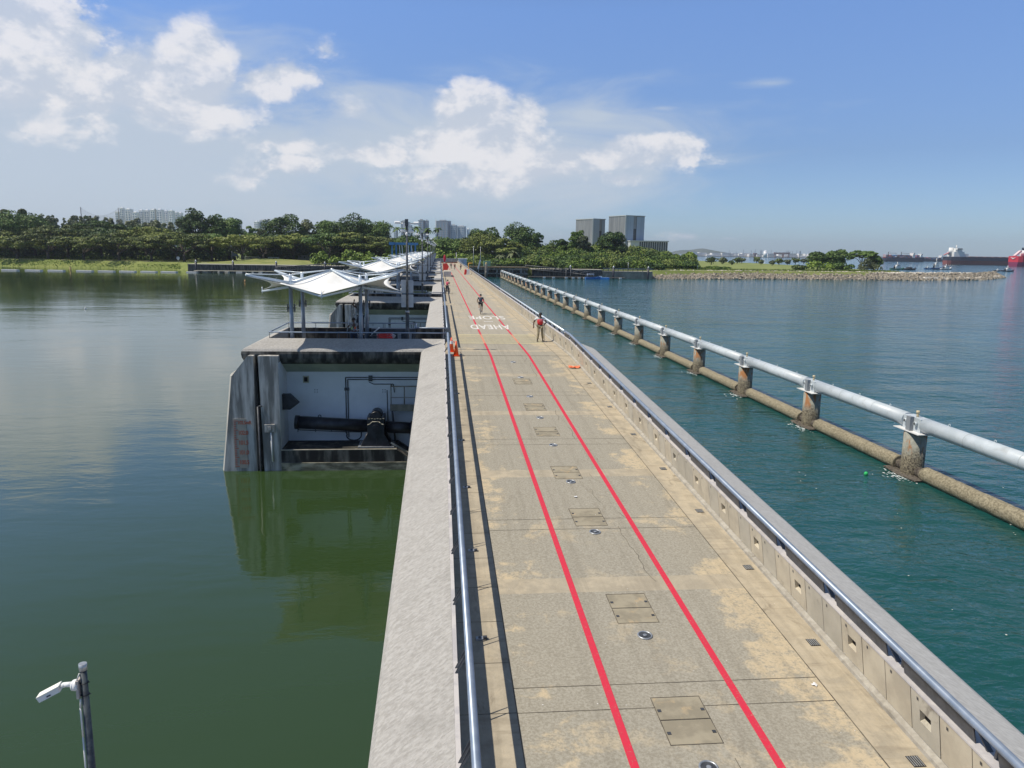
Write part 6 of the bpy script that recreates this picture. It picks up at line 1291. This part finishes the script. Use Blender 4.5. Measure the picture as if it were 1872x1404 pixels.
# workers on the nearest pier
VEST = mat('hi_vis_green', (.55, .78, .10)); GS = mat('grey_shirt', (.25, .26, .27)); JN = mat('navy_trousers', (.03, .04, .07)); P0 = -.10
wk = person((-4.63, 42.0, P0 + .10), .3, J(pelvis=(0, 0, .95), e_l=(-.30, .12, 1.2), h_l=(-.18, .36, 1.32), e_r=(.28, .10, 1.18), h_r=(.14, .34, 1.30)), SKIN_D, GS, JN, 'worker in a yellow-green vest seen from behind, steadying the ladder')
skinned('safety_vest', {'pelvis': ((0, 0, .98), .185, .15), 'chest': ((0, 0, 1.30), .205, .15), 'sl': ((-.12, 0, 1.42), .06), 'sr': ((.12, 0, 1.42), .06)}, [('pelvis', 'chest'), ('chest', 'sl'), ('chest', 'sr')], VEST, wk)
m = MB(); m.obox((.05, -.172, 1.20), .07, .02, .12, 0, 0, .4); m.build('orange_patch', ORANGE, wk)
w2 = person((-4.28, 42.4, P0 + .95), .5, J(pelvis=(0, 0, .95), chest=(-.02, .05, 1.28), neck=(-.03, .1, 1.44), head=(-.04, .14, 1.58), e_l=(-.34, .22, 1.5), h_l=(-.22, .36, 1.72), e_r=(.32, .24, 1.46), h_r=(.16, .36, 1.66), k_l=(-.14, .18, .58), f_l=(-.10, .05, .32)), SKIN_D, mat('dark_work_shirt', (.03, .04, .04)), JN, 'worker in dark clothes standing up the ladder beside the canopy column')
skinned('harness_vest', {'pelvis': ((0, 0, 1.08), .15, .13), 'chest': ((-.02, .04, 1.30), .172, .132), 'sl': ((-.12, .04, 1.40), .055), 'sr': ((.10, .04, 1.40), .055)}, [('pelvis', 'chest'), ('chest', 'sl'), ('chest', 'sr')], VEST, w2)
t = thing('stepladder', 'tall grey stepladder between the two workers', 'ladder', (-4.62, 42.75, P0), .9); m = MB()
for s in (-1, 1): m.tube((s * .28, -.62, 0), (s * .19, 0, 2.55), .028, n=6); m.tube((s * .28, .62, 0), (s * .19, .03, 2.55), .025, n=6)
m.build('rails', GALV, t); m = MB()
for i in range(8): z = .28 + i * .28; f_ = 1 - z / 2.55; m.box(-.26, .26, -.62 * f_ - .05, -.62 * f_ + .05, z, z + .03)
m.build('treads', GALV, t)
HC = at_z(706, 608, 0); m = MB()
for i in range(7): m.ring((0, .02 * i, .06 + .045 * i), (.15 * math.sin(i), .12 * math.cos(i), 1), .42 - .02 * (i % 3), .035, 24, 6)
t = thing('hose_coil', 'coiled red hose piled on the platform of the nearest pier', 'hose', (-2.95, 42.0, .58)); m.build('hose', REDP, t); MB().box(-.5, .45, -.45, .45, -.55, -.02).build('crate_under', DKM, t)
m = MB(); [m.ring((.34 + .03 * i, .0, .12 + .04 * i), (.4, .3, 1), .15, .018, 16, 5) for i in range(4)]; m.build('white_hose_end', OFFW, t)
t = thing('equipment_box', 'brown timber box behind the railing left of the workers', 'box', (-5.3, 42.6, P0)); MB().box(-.25, .25, -.3, .3, 0, .95).build('box_body', mat('brown_timber', (.12, .07, .04)), t); MB().box(-.27, .27, -.32, .32, .951, .99).build('lid', BROWN, t)
t = thing('rubbish_bag', 'black bag slumped on the platform left of the timber box', 'bag', (-5.75, 41.2, P0)); m = MB(); m.ell((0, 0, .28), .30, .26, .32, 12, 8); m.build('bag_body', BLK, t); m = MB(); m.tube((0, 0, .56), (.03, 0, .70), .05, .08, 8); m.build('knot', BLK, t)
t = thing('gate_cabinet', 'dark cabinet row along the back rail of the nearest pier', 'cabinet', (-2.3, 44.6, P0)); MB().box(-1.6, .9, -.3, .3, 0, 1.0).build('cabinet_body', DKM, t); m = MB(); [m.box(x, x + .2, -.34, -.31, .2, .75) for x in (-1.3, -.7, -.1, .5)]; m.build('door_handles', GALV, t)
t = thing('floor_hatch_lid', 'open white hatch lid standing on the pier platform', 'hatch', (-3.6, 43.6, P0 + .6)); m = MB(); m.obox((0, 0, .35), .55, .6, .05, 0, 0, -.7); m.build('lid', OFFW, t); m = MB(); m.box(-.3, .3, -.3, .3, -.6, .1); m.build('hatch_frame', DKM, t)
# traffic cones with tape
def cone(loc, label, bands=True):
    t = thing('traffic_cone', label, 'traffic cone', loc, group='traffic cones at the top of the slope'); m = MB(); m.box(-.19, .19, -.19, .19, 0, .035); m.build('base', ORANGE, t); m = MB(); m.tube((0, 0, .035), (0, 0, .78), .145, .028, 20); m.build('cone_body', ORANGE, t)
    if bands: m = MB(); m.tube((0, 0, .44), (0, 0, .60), .086, .060, 20, cap=False); m.build('white_band', WHITE, t)
    return t
cone((.86, 39.65, Zd(39.65)), 'plain orange traffic cone nearer the camera', False); cone((.64, 41.2, 0), 'banded orange traffic cone behind the plain one, against the rail')
t = thing('barrier_tape', 'red and white tape tied between the two traffic cones', 'tape'); m = MB(); m.k = 0; a, c = Vector((.86, 39.65, .70)), Vector((.64, 41.2, .72))
for i in range(10): m.k = i % 2; p, q = a.lerp(c, i / 10), a.lerp(c, (i + 1) / 10); dz = lambda u: Vector((0, 0, -.10 * 4 * u * (1 - u))); p += dz(i / 10); q += dz((i + 1) / 10); m.quad(p, q, q + Vector((0, 0, .07)), p + Vector((0, 0, .07)))
m.build('tape_strip', [WHITE, REDP], t)
t = thing('barrier_block', 'red and white water filled barrier with an orange frame by the sea wall', 'barrier', (6.15, 168, 0)); m = MB(); m.prism([(-.42, 0), (.42, 0), (.30, .5), (.30, 1.15), (-.30, 1.15), (-.30, .5)], -.9, .9, 'y'); m.build('white_body', WHITE, t); m = MB(); m.prism([(-.85, 0), (-.44, 0), (-.32, .5), (-.32, 1.1), (-.7, 1.1)], -.9, .9, 'y'); m.build('red_body', REDP, t)
OY = mat('orange_yellow', (.75, .36, .05)); m = MB(); m.tube((.1, 0, 1.15), (.1, 0, 2.5), .07, n=8); m.tube((.1, 0, 2.45), (1.0, 0, 2.45), .07, n=8); m.build('orange_frame', OY, t); m = MB(); m.ring((1.0, .2, .6), (1, .3, 0), .33, .05, 18, 6); m.build('tyre', BLK, t)
t = thing('red_sign', 'red sheeted sign fixed at the reservoir rail far along the bridge', 'sign', (1.35, 176, 0)); m = MB(); m.prism([(-.55, .5), (.5, .7), (.75, 1.5), (.35, 2.2), (-.55, 2.2)], 0, .08, 'y'); m.build('sheet', mat('bright_red_sheet', (.85, .06, .04)), t); MB().tube((-.4, .12, 0), (-.4, .12, 2.3), .04, n=6).build('post', GALV, t)
t = thing('red_banner', 'furled dark red banner on a stand beyond the red sign', 'banner', (1.3, 196, 0)); m = MB(); m.ell((0, 0, 3.0), .33, .2, .95, 12, 8); m.build('banner_cloth', mat('deep_red', (.5, .02, .05)), t); MB().tube((0, 0, 0), (0, 0, 2.3), .06, n=6).build('stand', GALV, t)
t = thing('concrete_block', 'grey concrete barrier blocks by the rail before the red sign', 'block', (1.55, 156, 0)); MB().box(-.7, .7, -3, 6, 0, 1.0).build('block_body', CAP, t); MB().box(-.6, .6, -2.8, 5.8, 1.001, 1.05).build('block_top', CONC, t)
# litter
t = thing('orange_rag', 'crumpled orange cloth on the deck beside the sea wall', 'cloth', (6.53, 36.6, Zd(36.6))); rg = random.Random(4); m = MB(); N = 9; vs = [((i / (N - 1) - .5) * .62, (j / (N - 1) - .5) * .5, .02 + abs(rg.gauss(0, .045))) for i in range(N) for j in range(N)]; m.add(vs, [(i * N + j, (i + 1) * N + j, (i + 1) * N + j + 1, i * N + j + 1) for i in range(N - 1) for j in range(N - 1) if (i - 4) ** 2 + (j - 4) ** 2 < 17]); m.build('cloth', mat('orange_cloth', (.80, .22, .10)), t); MB().obox((.35, .35, .02), .35, .14, .03, .5).build('white_scrap', WHITE, t)
def scrap(x, y, s, lab):
    m = MB(); rg = random.Random(int(x * 100)); z = Zd(y); m.add([(s * math.cos(a) * rg.uniform(.5, 1.2), s * math.sin(a) * rg.uniform(.5, 1.2), .012 + rg.uniform(0, .02)) for a in np.linspace(0, 2 * PI, 9, endpoint=False)] + [(0, 0, .03)], [(i, (i + 1) % 9, 9) for i in range(9)]); tag(m.build('paper_scrap', WHITE, loc=(x, y, z)), lab, 'litter')
for p, s, l in (((1489, 1253), .05, 'white scrap on the deck near the sea wall, right of the right red line'), ((1052, 909), .05, 'white scrap on the deck just right of the left red line'), ((1069, 672), .09, 'white scrap beside the orange cloth')):
    r = RM @ np.array([p[0] - 936., p[1] - 702., F_PX]); tt = (-MS * YK - H_CAM) / (r[2] - MS * r[1]); scrap(r[0] * tt, r[1] * tt, s, l)
m = MB()
for i in range(260):
    x, y = random.uniform(1.3, 6.7), random.uniform(8, 60); s = random.uniform(.004, .014); m.add([(x + s * math.cos(q), y + s * math.sin(q), Zd(y) + .006) for q in (0, 1.3, 2.6, 3.9, 5.2)], [(0, 1, 2, 3, 4)])
tag(m.build('deck_specks', WPAINT), 'tiny pale specks scattered on the deck', 'litter', kind='stuff')
# ------------------------------------------------------------------ cctv pole, lower left
t = thing('cctv_pole', 'steel pole with a white camera rising at the lower left over the reservoir', 'camera pole', (-3.352, 7.0, .385)); t.scale = (.76, .76, .76); MB().tube((0, 0, -3.0), (0, 0, 1.50), .062, .040, 18).build('pole', mat('pole_steel', (.045, .052, .06), (.10, .115, .12), 9, .5, metal=.3), t)
MB().tube((0, 0, 1.50), (0, 0, 1.585), .048, .048, 20).build('pole_cap', GALV, t)
t2 = MB(); t2.obox((-.062, -.005, 1.26), .03, .12, .24); t2.build('mounting_plate', mat('beige_plate', (.45, .41, .38)), t)
m = MB(); m.tube((-.075, 0, 1.30), (-.125, -.01, 1.30), .075, .068, 22); m.ell((-.125, -.01, 1.30), .03, .068, .068, 16, 10); m.tube((-.13, -.01, 1.315), (-.235, -.015, 1.315), .034, .030, 14); m.ell((-.235, -.015, 1.312), .034, .032, .034, 14, 10); m.tube((-.235, -.015, 1.305), (-.275, -.02, 1.285), .018, n=10); m.build('bracket', WHITE, t)
m = MB(); bm_ = Matrix.Rotation(-.46, 3, 'Y'); m.obox((-.405, -.03, 1.225), .27, .115, .075, .12, 0, -.46); m.build('camera_housing', WHITE, t)
m = MB(); m.obox((-.408, -.03, 1.262), .285, .128, .012, .12, 0, -.46); m.build('sun_shield', mat('cream_white', (.80, .79, .72)), t)
m = MB(); m.obox((-.39, -.09, 1.215), .05, .006, .014, .12, 0, -.46); m.build('side_slot', BLK, t)
m = MB(); m.path([(-.035, -.03, 1.47), (-.06, -.045, 1.40), (-.08, -.03, 1.37)], .008, 6); m.path([(-.05, -.02, 1.12), (-.058, -.03, 1.0), (-.056, -.03, .6), (-.06, -.03, .0), (-.065, -.03, -1)], .012, 6); m.build('cable', OFFW, t)
m = MB()
for z in (1.33, 1.17): m.ring((0, 0, z), (0, 0, 1), .047, .006, 18, 5); m.tube((.045, -.01, z), (.075, -.01, z + .01), .006, n=6)
m.build('strap', BLK, t)
t = thing('landing_slab', 'concrete landing that carries the camera pole below the frame', 'landing'); MB().box(-10, .15, 2.5, 7.4, -2.2, -1.65).build('slab', PLAT, t); MB().box(-9.5, .15, 2.6, 7.2, -9, -2.2).build('support', PIERC, t)
# ------------------------------------------------------------------ haze
hz = MB(); hz.box(-2900, 4400, -95, 8400, -9.6, 140); hz_o = hz.build('haze', None); hz_o.data.materials.clear()
hm = bpy.data.materials.new('haze'); hm.use_nodes = True; hm.node_tree.nodes.clear(); ho = hm.node_tree.nodes.new('ShaderNodeOutputMaterial'); pv = hm.node_tree.nodes.new('ShaderNodeVolumePrincipled')
pv.inputs['Color'].default_value = (.80, .88, 1.0, 1); pv.inputs['Density'].default_value = 0.00009; pv.inputs['Anisotropy'].default_value = .2; hm.node_tree.links.new(pv.outputs[0], ho.inputs['Volume'])
hz_o.data.materials.append(hm); tag(hz_o, 'thin blue air haze over the whole place', 'haze', kind='stuff')
